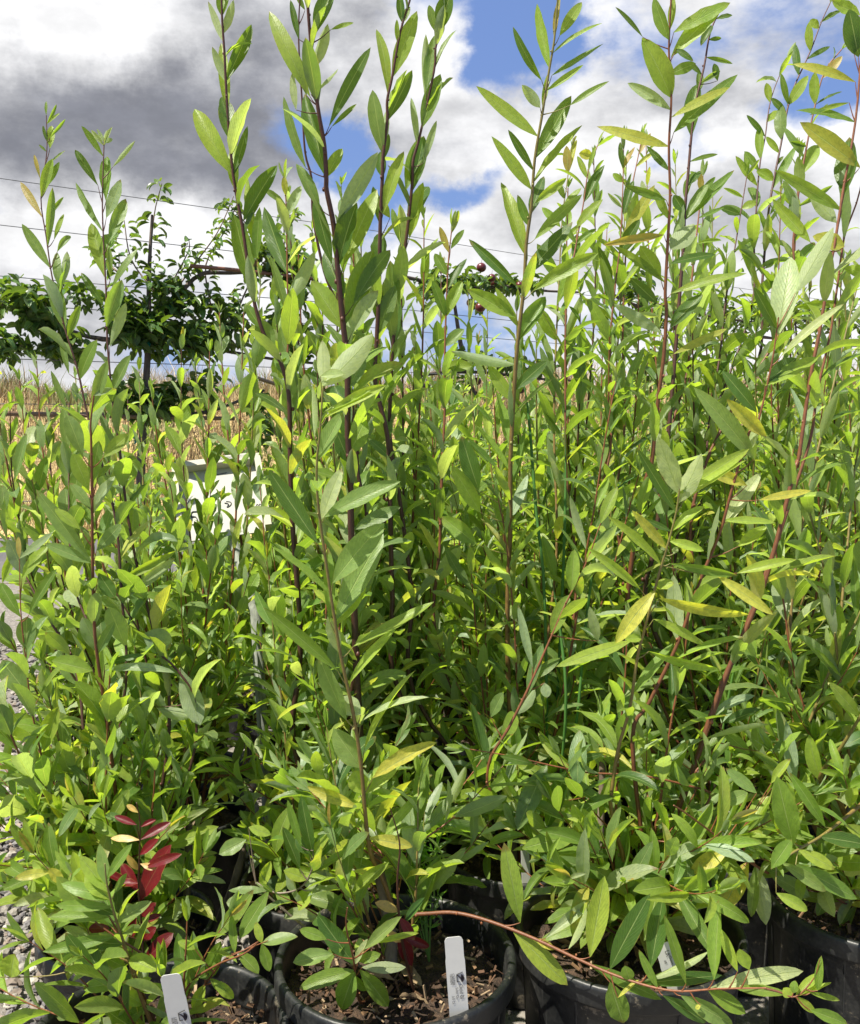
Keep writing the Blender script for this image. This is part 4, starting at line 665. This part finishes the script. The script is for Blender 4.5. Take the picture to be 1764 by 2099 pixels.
traced(W5, bp(c5, s5, -.06, .05, .1), 1.75, 7, 'narrow', [(0, [(1800, 420), (1745, 640), (1700, 830), (1650, 1050), (1620, 1300), (1640, 1600)])], {}, 'olive', seed=139, fscale=.95)
traced(W5, bp(c5, s5, -.03, .05, .1), 1.8, 7, 'narrow', [(0, [(1840, 620), (1764, 900), (1740, 1100), (1720, 1350), (1730, 1600)])], {}, 'olive', seed=140, fscale=.95)
# extra growth that fills the traced plants
def bush(root, seed, kind, h, n, s, shoots, azr=(0, 6.283), spread=20, bark='red'):
    r = np.random.default_rng(seed); autoplant(root, r, kind, h, n, s, False, spread, shoots, .028, bark, .03, azr)
bush(W3, 203, 'mid', .42, 2, s3, 8, (0.3, 2.8)); bush(W4, 204, 'narrow', .6, 2, s4, 12, (-.6, 3.6)); bush(W5, 205, 'mid', .8, 6, s5, 10, (.8, 4.2))
bush(W6, 206, 'mid', .95, 7, s6, 14); bush(W7, 207, 'narrow', 1.0, 6, s7, 14); bush(W8, 208, 'narrow', .95, 6, s8, 14); bush(W2, 209, 'broad', .6, 5, s2, 14, (1.0, 4.6)); bush(W1, 210, 'small', .22, 1, s1, 4, (2.2, 3.4))
autoshoots = [(W6, c6, s6, 301, 8), (W8, c8, s8, 302, 8), (W7, c7, s7, 303, 8), (W2, c2, s2, 304, 10), (W4, c4, s4, 305, 5), (W3, c3, s3, 306, 5)]
for root, c, s_, sd, n in autoshoots:
    r = np.random.default_rng(sd); autoplant(root, r, 'small', .3, 0, s_, False, 20, n, .028, 'red', .03, (3.4, 6.0) if root is not W3 else (2.2, 3.6))

# ------------------------------------------------------------------ the block of pots behind
protos = []
far_home = [(-.55, 1.98), (-.08, 2.06), (.30, 2.12), (.72, 2.14), (1.12, 2.05), (-.30, 2.40)]
spec = [('broad', .86, 12, 'red'), ('broad', .92, 12, 'red'), ('mid', 1.06, 13, 'dark'), ('narrow', 1.18, 13, 'olive'), ('narrow', 1.12, 14, 'red'), ('mid', .98, 12, 'red')]
for k, ((x, y), (kind, h, n, bk)) in enumerate(zip(far_home, spec)):
    r = np.random.default_rng(300 + k); t = thing('potted_willow', (x, y, 0), None, 'potted plant')
    pot_parts(t, .15, .26, 28, 60, 30 + k, True); autoplant(t, r, kind, h, n, .21, True, 22, 12, .030, bk); protos.append(t)
lab3 = ['broad-leaved willow in the third row, left of all its row beside the gravel', 'broad-leaved willow in the third row behind the dark-stemmed middle willow', 'willow in the third row straight behind the middle front pot',
        'narrow-leaved willow in the third row behind the yellow-leaved one', 'bushy narrow-leaved willow in the third row near the right edge', 'willow in the fourth row just in front of the price board stake']
for t, l in zip(protos, lab3): t['label'] = l; t['group'] = 'willows in the third row of pots'
rr = np.random.default_rng(77); row = 0; y = 2.42
while y < 5.5:
    x = -1.02 + rr.normal(0, .03) + (.19 if row % 2 else 0) + max(0, (y - 3.2)) * .10; xe = .5 * y + .35
    while x < xe:
        if not (row == 0 and abs(x + .30) < .25) and not (y > 2.9 and rr.random() < .14):
            left, mid = x < -.2, x < .9
            w = [.4, .4, .12, 0, 0, .08] if left else ([.05, .1, .3, .25, .15, .15] if mid else [0, 0, .15, .4, .4, .05])
            c = copy_tree(protos[rr.choice(6, p=w)]); c.location = (x + rr.normal(0, .03), y + rr.normal(0, .03), 0); c.rotation_euler = (0, 0, rr.random() * 6.283)
            hs = rr.uniform(.74, 1.14) * (.90 if left else 1.02) * (1.08 if x > .9 else 1); c.scale = (1, 1, hs)
            if abs(x + .52) < .25 and y < 2.6: c.scale = (1, 1, .75)
            zone = 'left' if left else ('middle' if mid else 'right')
            near = y < 3.3
            c['label'] = {('left', True): 'leafy willow in the left block of pots, before or beside the price board', ('middle', True): 'leafy willow in the crowded rows right behind the middle willows',
                          ('right', True): 'leafy willow in the crowded rows behind the right-hand willows', ('left', False): 'small far willow in the left back rows near the road', ('middle', False): 'small far willow in the middle back rows below the apple tree',
                          ('right', False): 'small far willow in the right back rows near the dry bank'}[(zone, near)]
            c['group'] = 'willows in the ' + ('near' if near else 'far') + ' ' + zone + ' rows'
        x += rr.uniform(.37, .44)
    y += .40 if y < 3.3 else .46; row += 1

for k, (root, c, s_, x, y, zt, kd) in enumerate([(W1, c1, s1, 60, 1930, 1.18, 'small'), (W1, c1, s1, 170, 1960, 1.12, 'mid'), (W1, c1, s1, 470, 1880, 1.24, 'small'), (W3, c3, s3, 560, 1830, 1.3, 'mid'), (W3, c3, s3, 640, 1760, 1.32, 'mid'),
    (W4, c4, s4, 1110, 1760, 1.30, 'narrow'), (W4, c4, s4, 1190, 1690, 1.33, 'mid'), (W4, c4, s4, 1380, 1740, 1.33, 'mid'), (W4, c4, s4, 1460, 1830, 1.32, 'mid'), (W5, c5, s5, 1600, 1700, 1.38, 'mid'), (W5, c5, s5, 1700, 1760, 1.4, 'mid'), (W5, c5, s5, 1560, 1760, 1.4, 'small')]):
    bx, by, _ = to_px(bp(c, s_)); traced(root, bp(c, s_, 0, 0, .03), zt, 4, kd, [(0, [(x, y), (x + (bx - x) * .35, y + (by - y) * .30 - 12), (x + (bx - x) * .75, y + (by - y) * .7)])], {}, 'red', seed=700 + k, fscale=.85 if kd != 'small' else 1.3, spacing=.022, name='side_shoot')
# taller shoots of the third row, seen between the front willows
tips = [(870, 440, 2.0), (905, 545, 2.2), (1000, 640, 2.2), (1165, 385, 2.1), (1218, 325, 2.2), (1285, 335, 2.1), (1325, 290, 2.3), (1440, 360, 2.2), (1462, 400, 2.3), (1245, 470, 2.3), (1060, 620, 2.4), (960, 600, 2.3), (1640, 300, 2.1), (1380, 500, 2.0), (1490, 520, 2.1), (1590, 560, 2.0), (1660, 600, 2.1), (1735, 570, 2.0), (1310, 560, 2.0), (1190, 600, 2.0), (1100, 700, 2.0), (1250, 690, 1.9), (1420, 640, 1.9), (1550, 680, 1.9), (1700, 720, 1.9), (850, 690, 2.1), (900, 760, 2.0), (1010, 780, 2.0), (760, 700, 2.1),
        (700, 380, 1.9), (720, 400, 2.0), (590, 400, 2.0), (535, 560, 2.1), (500, 640, 2.1), (660, 600, 2.0), (640, 470, 2.0), (430, 720, 2.1), (372, 700, 2.1), (285, 760, 2.2), (75, 740, 2.1), (20, 830, 1.9), (130, 860, 2.1), (190, 900, 2.0), (245, 900, 1.9), (60, 960, 1.8), (-20, 720, 1.9), (110, 1000, 1.9),
        (400, 745, 2.5), (450, 640, 2.55), (520, 700, 2.5), (560, 480, 2.1), (612, 520, 2.0), (690, 560, 1.9), (740, 480, 1.9), (775, 560, 2.0), (822, 500, 2.0), (600, 650, 1.9), (740, 640, 1.8), (650, 720, 1.9), (800, 720, 1.9),
        (1602, 380, 2.0), (1730, 480, 2.0), (1385, 330, 2.3), (40, 780, 2.0), (100, 810, 2.2), (155, 770, 2.3), (215, 830, 2.2), (262, 820, 2.3), (0, 880, 2.1), (310, 800, 2.4)]
pr_ = np.random.default_rng(909)
for k, (x, y, z) in enumerate(tips):
    T = at(x, y, z); cand = sorted(protos[:6], key=lambda t: math.hypot(t.location.x - T[0], t.location.y - T[1]))[0]
    c = np.array([cand.location.x, cand.location.y, 0]); side = 1 if x > 850 else -1
    b = bp(c, .21, pr_.normal(0, .03), pr_.normal(0, .03), .05); bx = to_px(b)
    mx = x + (bx[0] - x) * .30 + pr_.normal(0, 10)
    traced(cand, b, z, pr_.uniform(4, 6), ['narrow', 'mid', 'narrow'][k % 3] if side > 0 else ('broad' if k % 3 else 'mid'), [(0, [(x, y), (x + (bx[0] - x) * .08 + pr_.normal(0, 5), y + (bx[1] - y) * .25), (mx, y + (bx[1] - y) * .6)])], {}, ['red', 'dark', 'olive'][k % 3], seed=400 + k, spacing=.026, fscale=.92)
# ------------------------------------------------------------------ trellis, fruit trees
TP, TD = np.array([-1.92, 4.12, 0.0]), np.array([.8, .6, 0.0])
def tr(px, py, off=0.0):
    """point of the trellis plane seen at px, py, moved off metres behind it"""
    d = at(px, py, 1.0) - np.array([0, 0, EYE]); o = TP - np.array([0, 0, EYE]); nrm = np.array([-.6, .8, 0]); t = (o @ nrm) / (d @ nrm)
    return np.array([0, 0, EYE]) + d * t + nrm * off
fence = thing('trellis', TP + TD * .0, 'wire trellis with wooden posts behind the fruit trees, running off to the right', 'trellis')
for k, h in enumerate([2.2, 2.0, 1.78, 1.66, 1.42, 1.22, .78]):
    mb = MB(); pts = []
    for s in np.linspace(-4, 26, 31): q = TP + TD * s; pts.append([q[0], q[1], h - .02 * math.sin(math.pi * ((s + 4) % 6) / 6)])
    tube(mb, pts, (.0019, .0019), (.16, .16, .17, 0), 4); mb.build('wire', M['metal'], fence)
for s in (-3.2, 9.2, 15.5, 21.5):
    mb = MB(); q = TP + TD * s; tube(mb, [q, q + (0, 0, 2.28)], (.04, .027), (.22, .18, .14, 0), 10); mb.build('post', M['old_bark'], fence)
def orchard_leaves(lv, c, rad, n, r, L=(.055, .085), cols=((.035, .085, .022), (.045, .11, .025), (.07, .15, .03)), droop=.7, W=(.50, .62)):
    for _ in range(n):
        p = c + unit(r.normal(size=3)) * np.array(rad) * r.random() ** .5; a = r.random() * 6.283
        D = np.array([math.cos(a), math.sin(a), r.normal(-.35, .45)]); N = np.array([r.normal(0, .4), r.normal(0, .4), 1.0]); l = r.uniform(*L)
        lv.add(p, D, N, l, l * r.uniform(*W), r.uniform(.2, 1.3) * droop, r.uniform(.3, .9), .80, rc(cols[r.integers(0, len(cols))], .25, 0, r), .06, r.normal(0, .3))
def shoot(lv, pts, r, spacing=.024, L=(.050, .078), cols=((.06, .14, .03), (.10, .19, .030), (.05, .11, .025))):
    cum = np.concatenate([[0], np.cumsum(np.linalg.norm(np.diff(pts, axis=0), axis=1))]); s = .03; ph = 0.0
    while s < cum[-1]:
        P = np.array([np.interp(s, cum, pts[:, k]) for k in range(3)]); ph += 2.4; s += spacing * r.uniform(.7, 1.3)
        for q in range(r.integers(1, 4)):
            a = ph + r.normal(0, .7); D = np.array([math.cos(a), math.sin(a), r.uniform(-.2, .6)]); l = r.uniform(*L)
            P2 = P + D * .018
            lv.add(P2, D, np.array([r.normal(0, .3), r.normal(0, .3), 1.0]), l, l * r.uniform(.45, .6), r.uniform(.5, 1.6), r.uniform(.3, .9), .82, rc(cols[r.integers(0, len(cols))], .25, 0, r), .05, r.normal(0, .3))
def fruit(root, p, rad, col, stretch, r):
    mb = MB(); v, f = subdivide(SV, SF); w = v.copy(); w[:, :2] *= (1 - .28 * np.clip(w[:, 2:3], 0, 1) * (stretch > 1.05)); w[:, 2] *= stretch
    mb.add(w * rad + p, f, rc(col, .15, 0, r)); tube(mb, [p + (0, 0, rad * stretch * .9), p + (.004, 0, rad * stretch + .02)], (.0012, .001), (.10, .07, .04, 0), 5)
    mb.build('fruit', M['fruit'], root)
def orchard_tree(name, label, cat, tpx, arms, blobs, shoots, fruits, seed, fcol, fstretch, dark=(.14, .11, .09, 0), trunk_r=.026, group=None):
    r = np.random.default_rng(seed); P = [tr(x, y) for x, y in tpx]; base = P[0].copy(); base[2] = 0
    root = thing(name, base, label, cat, group); mb = MB(); tube(mb, smooth_path([base] + P, 4), (trunk_r, .006), dark, 10); mb.build('trunk', M['old_bark'], root)
    lv = Leaves()
    for a in arms:
        pts = smooth_path([tr(x, y, r.normal(0, .02)) for x, y in a], 4); mb = MB(); tube(mb, pts, (.012, .007), dark, 7, .3, r); mb.build('branch', M['old_bark'], root)
    for a in shoots:
        pts = smooth_path([tr(x, y, r.normal(0, .05)) for x, y in a], 4); mb = MB(); tube(mb, pts, (.005, .002), (.16, .10, .06, 0), 6); mb.build('twig', M['bark'], root); shoot(lv, pts, r)
    for x, y, rx, ry, n in blobs:
        c = tr(x, y); z = to_px(c)[2]; orchard_leaves(lv, c, (rx * z / FPX, .16, ry * z / FPX), n, r)
    lv.build('crown', M['pear_leaf'], root, 6, 3)
    for x, y, s in fruits:
        p = tr(x, y, r.normal(-.05, .06)); fruit(root, p, s, fcol, fstretch, r)
orchard_tree('pear_tree', 'trained pear tree with upright leafy leader and dark foliage, behind the left willows', 'tree',
    [(288, 1010), (296, 850), (304, 700), (306, 560), (312, 440)],
    [[(-60, 600), (60, 640), (180, 690), (300, 700), (420, 712), (560, 735), (660, 745)], [(300, 700), (400, 570), (470, 560), (560, 555), (640, 560)], [(100, 850), (200, 850), (300, 848), (420, 845), (540, 800)]],
    [(30, 600, 55, 40, 110), (80, 640, 50, 50, 150), (20, 700, 50, 34, 90), (130, 700, 55, 45, 150), (160, 600, 40, 28, 60), (270, 670, 45, 50, 180), (330, 680, 50, 50, 190), (400, 690, 55, 50, 200), (470, 660, 45, 60, 140), (250, 620, 50, 24, 70), (560, 520, 45, 60, 130), (610, 560, 40, 60, 130), (590, 660, 50, 60, 130), (620, 710, 30, 30, 50), (380, 620, 60, 30, 90),
     (300, 830, 55, 36, 190), (350, 810, 45, 40, 130), (250, 800, 30, 40, 60), (420, 800, 40, 50, 80), (540, 880, 16, 34, 44), (530, 830, 24, 30, 40), (340, 590, 40, 40, 60)],
    [[(304, 700), (308, 560), (322, 440), (328, 378)], [(300, 690), (260, 590), (245, 520)], [(330, 640), (390, 560), (440, 480), (472, 405)], [(420, 640), (430, 540), (462, 470), (480, 420)], [(300, 690), (345, 600), (380, 520), (388, 490)], [(560, 560), (590, 500), (604, 440), (610, 440)], [(540, 560), (500, 480), (468, 410)], [(470, 660), (520, 560), (575, 500)], [(230, 560), (215, 520), (220, 480)], [(300, 600), (270, 530), (262, 440)]],
    [(62, 640, .026), (86, 646, .026), (100, 630, .024), (20, 628, .022), (278, 838, .027), (352, 640, .022)], 501, (.14, .20, .05), 1.15)
apple_arms = [[(800, 560), (880, 578), (960, 590), (1040, 588), (1110, 596), (1180, 600)], [(860, 770), (920, 762), (1000, 764), (1100, 775), (1170, 780)], [(860, 790), (960, 800), (990, 806)]]
orchard_tree('apple_tree', 'slanting apple tree with dark red fruit on a level branch, behind the middle willows', 'tree', [(985, 900), (960, 770), (944, 700), (932, 620), (925, 560)], apple_arms,
    [(905, 570, 34, 30, 90), (950, 572, 34, 22, 70), (1000, 575, 36, 20, 70), (1045, 580, 30, 20, 60), (1090, 580, 30, 16, 46), (985, 618, 14, 16, 18), (960, 735, 34, 18, 60), (1010, 745, 36, 18, 60), (1060, 750, 30, 22, 50), (1110, 755, 30, 20, 46), (930, 790, 40, 20, 60), (880, 590, 30, 40, 60)],
    [], [(985, 574, .026), (1003, 598, .0), (968, 548, .03), (1012, 580, .026), (1047, 585, .026), (944, 640, .030), (950, 620, .026), (984, 628, .032), (950, 775, .027), (965, 780, .026), (1000, 757, .03), (1033, 790, .03), (1120, 640, .03)][:1] + [(968, 552, .03), (1012, 582, .026), (1047, 588, .026), (944, 636, .030), (955, 622, .026), (984, 629, .032), (950, 776, .027), (968, 782, .026), (1010, 760, .03), (1045, 800, .026), (1088, 766, .03)], 502, (.11, .016, .018), .95, group='apple trees on the trellis')
orchard_tree('apple_tree', 'apple tree with hanging dark fruit glimpsed between the right-hand willow stems', 'tree', [(1395, 950), (1390, 800), (1385, 690), (1380, 600)],
    [[(1250, 600), (1330, 640), (1400, 640), (1500, 655), (1600, 665)], [(1260, 775), (1340, 780), (1420, 790), (1520, 800)]],
    [(1300, 590, 34, 44, 120), (1345, 640, 40, 36, 110), (1400, 640, 34, 34, 90), (1480, 640, 40, 30, 100), (1530, 660, 34, 34, 80), (1330, 740, 40, 30, 110), (1310, 790, 30, 34, 70), (1400, 760, 30, 50, 90), (1470, 780, 34, 30, 70), (1365, 880, 26, 30, 40)],
    [], [(1322, 806, .034), (1312, 800, .03), (1335, 640, .026), (1405, 700, .026), (1395, 660, .026), (1500, 690, .026)], 503, (.10, .018, .018), 1.0, group='apple trees on the trellis')
orchard_tree('apple_tree', 'farthest apple tree with small dark foliage near the right edge of the trellis', 'tree', [(1640, 900), (1638, 760), (1630, 640)],
    [[(1560, 690), (1640, 700), (1720, 706), (1800, 712)], [(1560, 800), (1650, 806), (1760, 812)]],
    [(1590, 650, 34, 34, 110), (1640, 640, 40, 30, 110), (1700, 650, 40, 30, 100), (1755, 660, 40, 30, 90), (1600, 790, 34, 24, 70), (1680, 800, 40, 20, 70), (1560, 630, 30, 24, 50)],
    [], [(1602, 684, .027), (1690, 690, .027)], 504, (.10, .018, .018), 1.0, group='apple trees on the trellis')
# drip pipe and bamboo along the pear tree
pipe = tag((lambda mb: (tube(mb, [tr(-80, 846, -.06), tr(110, 850, -.06), tr(330, 856, -.06), tr(470, 858, -.06)], (.011, .010), (.22, .13, .07, 0), 8), mb.build('bamboo_cane', M['bark'], None))[1])(MB()), 'brown cane tied level along the lower pear branches', 'cane', 'canes tied along the trellis')
pipe2 = tag((lambda mb: (tube(mb, [tr(380, 548, -.06), tr(470, 556, -.06), tr(640, 575, -.06)], (.010, .009), (.24, .10, .06, 0), 8), mb.build('bamboo_cane', M['bark'], None))[1])(MB()), 'reddish cane tied level high in the pear tree crown', 'cane', 'canes tied along the trellis')
pipe3 = tag((lambda mb: (tube(mb, [tr(500, 770, -.06), tr(560, 790, -.06), tr(640, 812, -.06)], (.010, .008), (.30, .19, .11, 0), 8), mb.build('bamboo_cane', M['bark'], None))[1])(MB()), 'pale sloping cane at the right end of the pear tree', 'cane', 'canes tied along the trellis')
for k, (x, y, lb) in enumerate([(273, 893, 'green plastic tie on the pear trunk above the road'), (300, 700, 'green plastic tie where the pear trunk meets its main branch'), (345, 617, 'green plastic tie on the upper wire of the pear tree')]):
    mb = MB(); c = tr(x, y, -.030)
    for q in range(3): box(mb, c + (q * .002 - .002, 0, -.012 * q), .014, .003, .030, Euler((.2 * q, .1, .5 + q)), (.005, .20, .15, 0))
    tag(mb.build('plastic_tie', M['white'], None), lb, 'plant tie', 'green ties on the trellis')

# ------------------------------------------------------------------ price board on its stake
ZB = 2.32
c00, c10, c11, c01 = at(368, 1113, ZB), at(558, 1088, ZB + .05), at(541, 938, ZB + .19), at(354, 963, ZB + .14)
ux = unit(c10 - c00); uy = c01 - c00; uy = unit(uy - ux * (uy @ ux)); un = np.cross(ux, uy); Wb = np.linalg.norm(c10 - c00); Hb = np.linalg.norm(c01 - c00)
Rb = Matrix((tuple(ux), tuple(-un), tuple(uy))).transposed(); Eb = Rb.to_euler()
base = at(555, 1640, ZB - .02); base[2] = 0
board = thing('price_board', base, 'white rimmed plastic price board with handwritten figures on a grey stake', 'sign')
def onb(u, v, n): return c00 + ux * u * Wb + uy * v * Hb + un * n
WH = (.40, .395, .36, 0)
def slab(name, u, v, w, h, n, th, col, parent, mat='white', rot=0.0):
    mb = MB(); e = (Rb @ Matrix.Rotation(rot, 3, 'Y')).to_euler(); box(mb, onb(u, v, n), w * Wb, th, h * Hb, e, col); return mb.build(name, M[mat], parent, smooth=False)
S = -1 if un[1] > 0 else 1      # the side that faces the camera
slab('panel', .5, .5, 1.0, 1.0, 0, .004, WH, board)
for u, v, w, h in ((.028, .5, .056, 1.0), (.965, .5, .07, 1.0), (.5, .962, .874, .076)): slab('rim', u, v, w, h, S * .016, .028, (.42, .40, .32, 0), board)
slab('rim', .72, .985, .40, .06, S * .020, .02, WH, board)
ink = slab('figures', .9, .05, .01, .005, S * .0030, .001, (.1, .1, .1, 0), board, 'ink')
def pen(pts, w=.0014, col=(.05, .05, .06, 0)):
    mb = MB(); p = smooth_path([onb(u, v, S * .0030) for u, v in pts], 4); tube(mb, p, (w, w * .6), col, 4); mb.build('figure', M['ink'], ink)
pen([(.22, .37), (.165, .37), (.155, .31), (.20, .30), (.215, .24), (.17, .205), (.12, .22)], .0022)
pen([(.33, .345), (.31, .31), (.305, .29)]); pen([(.33, .35), (.37, .33), (.37, .27)])
pen([(.53, .44), (.57, .42), (.55, .38), (.59, .40), (.60, .44), (.55, .46)], .0018)
pen([(.79, .33), (.82, .28), (.80, .23)]); pen([(.87, .28), (.93, .285)])
for q in (.885, .915): pen([(q, .33), (q - .012, .35), (q, .37), (q + .012, .35), (q, .33)], .0012)
pen([(.67, .61), (.69, .63), (.68, .59), (.70, .60)], .0018, (.25, .04, .05, 0)); pen([(.79, .60), (.81, .63), (.84, .62), (.83, .60), (.94, .61)], .001, (.3, .08, .06, 0))
pen([(.60, .86), (.50, .85), (.44, .84)], .001); pen([(.13, .54), (.15, .50), (.13, .47)], .0009); pen([(.50, .57), (.53, .59), (.52, .55)], .0012)
mb = MB(); tube(mb, [onb(.55, .1, -S * .016), onb(.7, -.9, -S * .016), base + (0, 0, -.02)], (.013, .015), (.30, .32, .28, 0), 6); mb.build('stake', M['old_bark'], board)

# ------------------------------------------------------------------ white tags in the pots
def pot_tag(x0, y0, z0, x1, y1, z1, w, label, lines, yaw=0.0, logo=True):
    """top centre at x0,y0,z0; lower end at x1,y1,z1"""
    T, Bm = at(x0, y0, z0), at(x1, y1, z1); d = unit(T - Bm); L = float(np.linalg.norm(T - Bm)) + .06; Bm = T - d * L
    s = np.array([math.cos(yaw), math.sin(yaw), 0]); s = unit(s - d * (s @ d)); n = np.cross(s, d)
    n = n if n[1] < 0 else -n
    root = thing('plant_tag', Bm, label, 'plant tag', 'white tags stuck in the pots')
    mb = MB(); k = .2 * w
    out = [(-.5, 0), (.5, 0), (.5, L - .035), (.47, L - .03), (.47, L - k), (.40, L - .3 * k), (.3, L), (-.3, L), (-.40, L - .3 * k), (-.47, L - k), (-.47, L - .03), (-.5, L - .035)]
    front = [Bm + s * u * w + d * v + n * .0004 for u, v in out]; back = [q - n * .0008 for q in front]; m = len(out); V = np.array(front + back)
    F = [[j, (j + 1) % m, (j + 1) % m + m, j + m] for j in range(m)]; mb.add(V, F, (.56, .56, .53, 0)); ctr = len(out) // 2
    tri = [[0, 1, 2], [0, 2, 11], [11, 2, 3], [11, 3, 10], [10, 3, 4], [10, 4, 9], [9, 4, 5], [9, 5, 8], [8, 5, 6], [8, 6, 7]]
    mb.add(V[:m], tri, (.56, .56, .53, 0)); mb.add(V[m:], [t[::-1] for t in tri], (.56, .56, .53, 0)); mb.build('card', M['white'], root, smooth=False)
    if not lines: return
    Mr = Matrix((tuple(-d), tuple(s), tuple(n))).transposed()
    if Mr.determinant() < 0: Mr = Matrix((tuple(-d), tuple(-s), tuple(n))).transposed()
    for txt, size, u, v, gr in lines:
        cu = bpy.data.curves.new('print', 'FONT'); cu.body = txt; cu.size = size; cu.offset = .00005
        mt = bpy.data.materials.get('print_%d' % gr) or material('print_%d' % gr)[0]
        if not mt.node_tree.nodes:
            g_ = G(mt.node_tree); finish(g_, g_.n('ShaderNodeBsdfPrincipled', ins={'Base Color': (gr / 100,) * 3 + (1,), 'Roughness': .7}).outputs[0])
        tmp = bpy.data.objects.new('tmp', cu); me = bpy.data.meshes.new_from_object(tmp); bpy.data.objects.remove(tmp)
        me.materials.clear(); me.materials.append(mt); o = bpy.data.objects.new('print', me); COL.objects.link(o); o.parent = root
        p = T - d * v + s * u * w + n * .0012; o.location = tuple(p - Bm); o.rotation_euler = Mr.to_euler()
    if logo:
        mb = MB(); q = lambda u, v: T - d * v + s * u * w + n * .0011; c0 = .055
        tube(mb, [q(.02, c0), q(-.02 + .04, c0 + .011)], (.0005, .0005), (.03, .03, .03, 0), 4); tube(mb, [q(.02, c0 + .011), q(.16, c0 + .0105)], (.0005, .0005), (.03, .03, .03, 0), 4); tube(mb, [q(.02, c0), q(.33, c0 - .003)], (.0005, .0005), (.03, .03, .03, 0), 4)
        for a in range(7):
            b = -1.2 + a * .4; c = q(.22, c0 + .006); e = c + s * math.cos(b) * .0045 - d * math.sin(b) * .0055 
            tube(mb, [q(.06, c0 + .001), c, e], (.0006, .0010), (.02, .015, .02, 0), 4)
        mb.build('logo', M['ink'], root)
pot_tag(349, 1998, 1.11, 374, 2120, 1.13, .0265, 'white tag with blank top leaning in the front left pot', [('LESTER', .0048, -.22, .060, 10), ('NURSERY', .0040, -.34, .060, 10), ('Guid', .009, .12, .075, 10), ('Salix', .005, -.12, .085, 15)], .08)
pot_tag(930, 1921, 1.235, 940, 2055, 1.25, .0262, 'white printed tag against the right rim of the middle front pot', [('CUSTER', .0048, -.22, .053, 10), ('NOXEN', .0042, -.33, .054, 10), ('Guid Bi', .0072, .12, .070, 12), ('Sulec Qu', .0048, -.08, .074, 16), ('3/5 Ct', .0046, -.30, .086, 14)], .05)
pot_tag(1358, 1934, 1.335, 1376, 1990, 1.34, .026, 'white printed tag half hidden by leaves in the shaded right pot', [('LK', .009, .0, .012, 8), ('Gunn', .006, .12, .022, 10), ('#5', .005, -.2, .026, 10)], .0, False)
pot_tag(1492, 1630, 1.80, 1490, 1700, 1.80, .034, 'plain white tag deep in shade behind the yellow-leaved willow', [], .1)
pot_tag(729, 1776, 1.62, 727, 1890, 1.62, .018, 'narrow plain white tag left of the middle trunk', [], .5)
pot_tag(1076, 1728, 1.72, 1080, 1820, 1.72, .018, 'thin pale tag in dark leaves right of the feathery weed', [], .4)

# ------------------------------------------------------------------ weeds
def rush(name, label, base, stalks, col=(.06, .16, .028, 0), r0=.003):
    root = thing(name, base, label, 'weed', 'green rush weeds among the willows')
    for pts, z in stalks:
        mb = MB(); p = smooth_path([np.array(base)] + [at(x, y, z) for x, y in pts][::-1], 4); tube(mb, p, np.concatenate([np.full(len(p) - 6, r0), np.linspace(r0, .0004, 6)]), col, 5); mb.build('stalk', M['straw'], root)
b8 = bp(c8, s8, .06, -.030); b4 = bp(c7, s7, -.08, -.03)
rush('rush_weed', 'tall bright green rush stalks rising beside the long-leaved willow', b8, [([(1068, 740), (1085, 860), (1100, 1050), (1118, 1250)], 1.72), ([(1158, 860), (1160, 1000), (1152, 1250)], 1.8), ([(1330, 960), (1240, 1040), (1200, 1300), (1180, 1500)], 1.75), ([(1130, 1180), (1150, 1300), (1160, 1480)], 1.7)])
rush('rush_weed', 'thin green rush stalks leaning between the two right pots', b4, [([(1302, 1060), (1290, 1250), (1290, 1500)], 1.8), ([(1352, 1531), (1335, 1680), (1300, 1830)], 1.6), ([(1440, 1690), (1380, 1790)], 1.6), ([(1560, 1080), (1500, 1400)], 1.8)], (.08, .18, .03, 0))
fw = thing('feathery_weed', bp(c3, s3, .05, .06), 'bright green feathery weed growing behind the middle trunk', 'weed'); r = np.random.default_rng(9); mb = MB(); lv = Leaves()
for k in range(10):
    x, y = r.uniform(820, 930), r.uniform(1640, 1800); p = smooth_path([np.array(fw.location), at((x + 860) / 2, y + 90, 1.46), at(x, y, 1.44)], 5); tube(mb, p, (.0016, .0006), (.12, .22, .04, 0), 5)
    for j in range(4, len(p)):
        for q in range(5):
            D = unit(p[j] - p[j - 1]) * .5 + r.normal(0, .6, 3); lv.add(p[j], D, r.normal(0, 1, 3), r.uniform(.014, .028), .0035, .2, .2, .9, rc((.13, .30, .03), .2, 0, r))
st = mb.build('stalk', M['straw'], fw); lv.build('fronds', M['leaf'], st, 5, 3)
gw = thing('yellow_weed', at(20, 2060, 1.15) * (1, 1, 0), 'low yellow-green weed on the gravel at the bottom left corner', 'weed'); lv = Leaves(); mb = MB()
for k in range(170):
    p = np.array(gw.location) + (r.normal(0, .05), r.normal(0, .05), .004); lv.add(p, np.array([r.normal(0, 1), r.normal(0, 1), r.uniform(.2, 1)]), np.array([0, 0, 1.0]), r.uniform(.010, .022), .007, .4, .3, .9, rc((.30, .33, .030), .2, .2, r))
tube(mb, [np.array(gw.location), np.array(gw.location) + (0, 0, .03)], (.002, .001), (.2, .25, .05, 0), 5); st = mb.build('stalk', M['straw'], gw); lv.build('foliage', M['leaf'], st, 5, 3)
bpy.context.view_layer.update()
